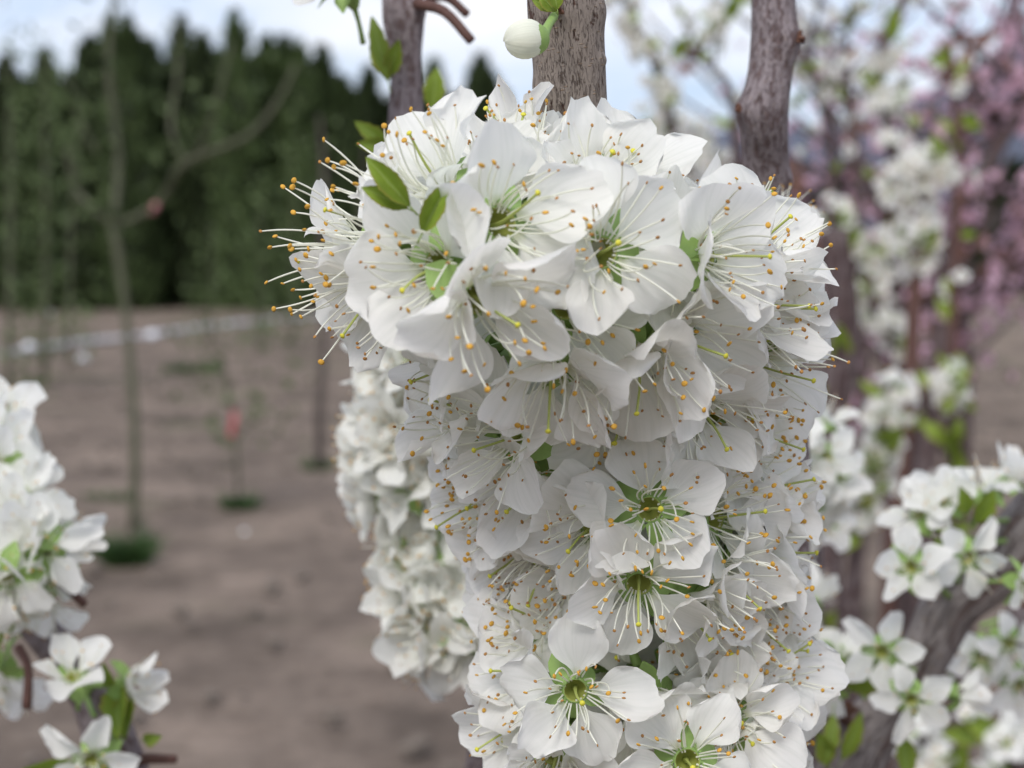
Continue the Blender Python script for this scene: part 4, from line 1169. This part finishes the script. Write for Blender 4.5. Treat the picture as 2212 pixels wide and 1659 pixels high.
for x, y, x1, y1, d in [(1180, 640, 1215, 660, .225), (1330, 950, 1350, 985, .245), (1400, 1190, 1380, 1150, .246), (1440, 760, 1460, 800, .235), (1190, 1000, 1160, 980, .244), (1560, 1465, 1540, 1440, .25), (1200, 1560, 1160, 1530, .25), (1210, 700, 1190, 740, .228)]:
    hleaf(x, y, x1, y1, d, .0014, .5, -.4)
for x, y, d in [(1190, 455, .222), (1310, 945, .25), (1330, 1290, .252), (1400, 1165, .25), (1205, 690, .236), (1420, 800, .24), (1290, 1410, .255)]:
    scales(root, P(x, y, d), V3(0, 0, 1), .0022, rng)

# the bud beside the stem
bc = P(1134, 86, .222)
bd = V3(-.93, -.12, .15)
g = Geo()
Mb = frame(bd, 90)
v, f, uv = tube_geo([tuple(Mb.inverted() @ (P(1197, 35, .231) - bc)), tuple(Mb.inverted() @ (P(1186, 52, .227) - bc)), (0, 0, -.0022)], [.0006, .00055, .0008], sides=8, seg=5)
g.add(v, f, 0)
v, f = lathe([(.0007, -.0030), (.0013, -.0027), (.0019, -.0019), (.00215, -.0010)], 16); g.add(v, f, 0)
for k in range(5):
    vv, ff = [], []
    for i in range(6):
        u = i / 5; th = 2.1 - u * 0.95; w = .0010 * (1 - u ** 2) + .00005
        for j in range(5):
            t = j / 4 * 2 - 1; rr = .00232
            vv.append((rr * math.sin(th) * math.cos(t * w / rr), rr * math.sin(th) * math.sin(t * w / rr), -rr * -math.cos(th) * .98))
    for i in range(5):
        for j in range(4): ff.append((i*5 + j, i*5 + j + 1, (i+1)*5 + j + 1, (i+1)*5 + j))
    g.add(vv, ff, 0, M=rz(2 * math.pi * k / 5))
bud = link('flower_bud', g.mesh('flower_bud', [M_calyx]), root, Matrix.Translation(bc - root.location) @ Mb, label='round closed cream bud hanging left of the stem')
for k in range(5):                              # five petals wrapped over each other
    vv, ff, uv = [], [], []
    n1, n2 = 10, 12
    off = .00002 + .00007 * k
    for i in range(n1):
        u = i / (n1 - 1); th = math.pi * (.80 - u * .83)
        for j in range(n2):
            t = j / (n2 - 1) * 2 - 1; a = t * (.95 - .25 * u)
            rr = .00222 + off + .00009 * t + .00006 * math.sin(3 * t + k)
            vv.append((rr * math.sin(max(th, 0.02)) * math.cos(a), rr * math.sin(max(th, 0.02)) * math.sin(a), rr * 1.06 * math.cos(th)))
            uv.append((.2 + .8 * u, (t + 1) / 2))
    for i in range(n1 - 1):
        for j in range(n2 - 1): ff.append((i*n2 + j, i*n2 + j + 1, (i+1)*n2 + j + 1, (i+1)*n2 + j))
    link('petal', mesh('petal', vv, ff, [M_cream], uvs=uv), bud, rz(2 * math.pi * k / 5))
scales(root, P(1205, 22, .233), V3(-.3, .2, 1), .0012, rng)
hleaf(1200, 25, 1165, -12, .229, .0012, .6, -.3); hleaf(1204, 20, 1195, -25, .228, .0011, .5, -.3); hleaf(1196, 22, 1150, 2, .230, .0010, .6, -.3)
print('objects', len(bpy.data.objects))
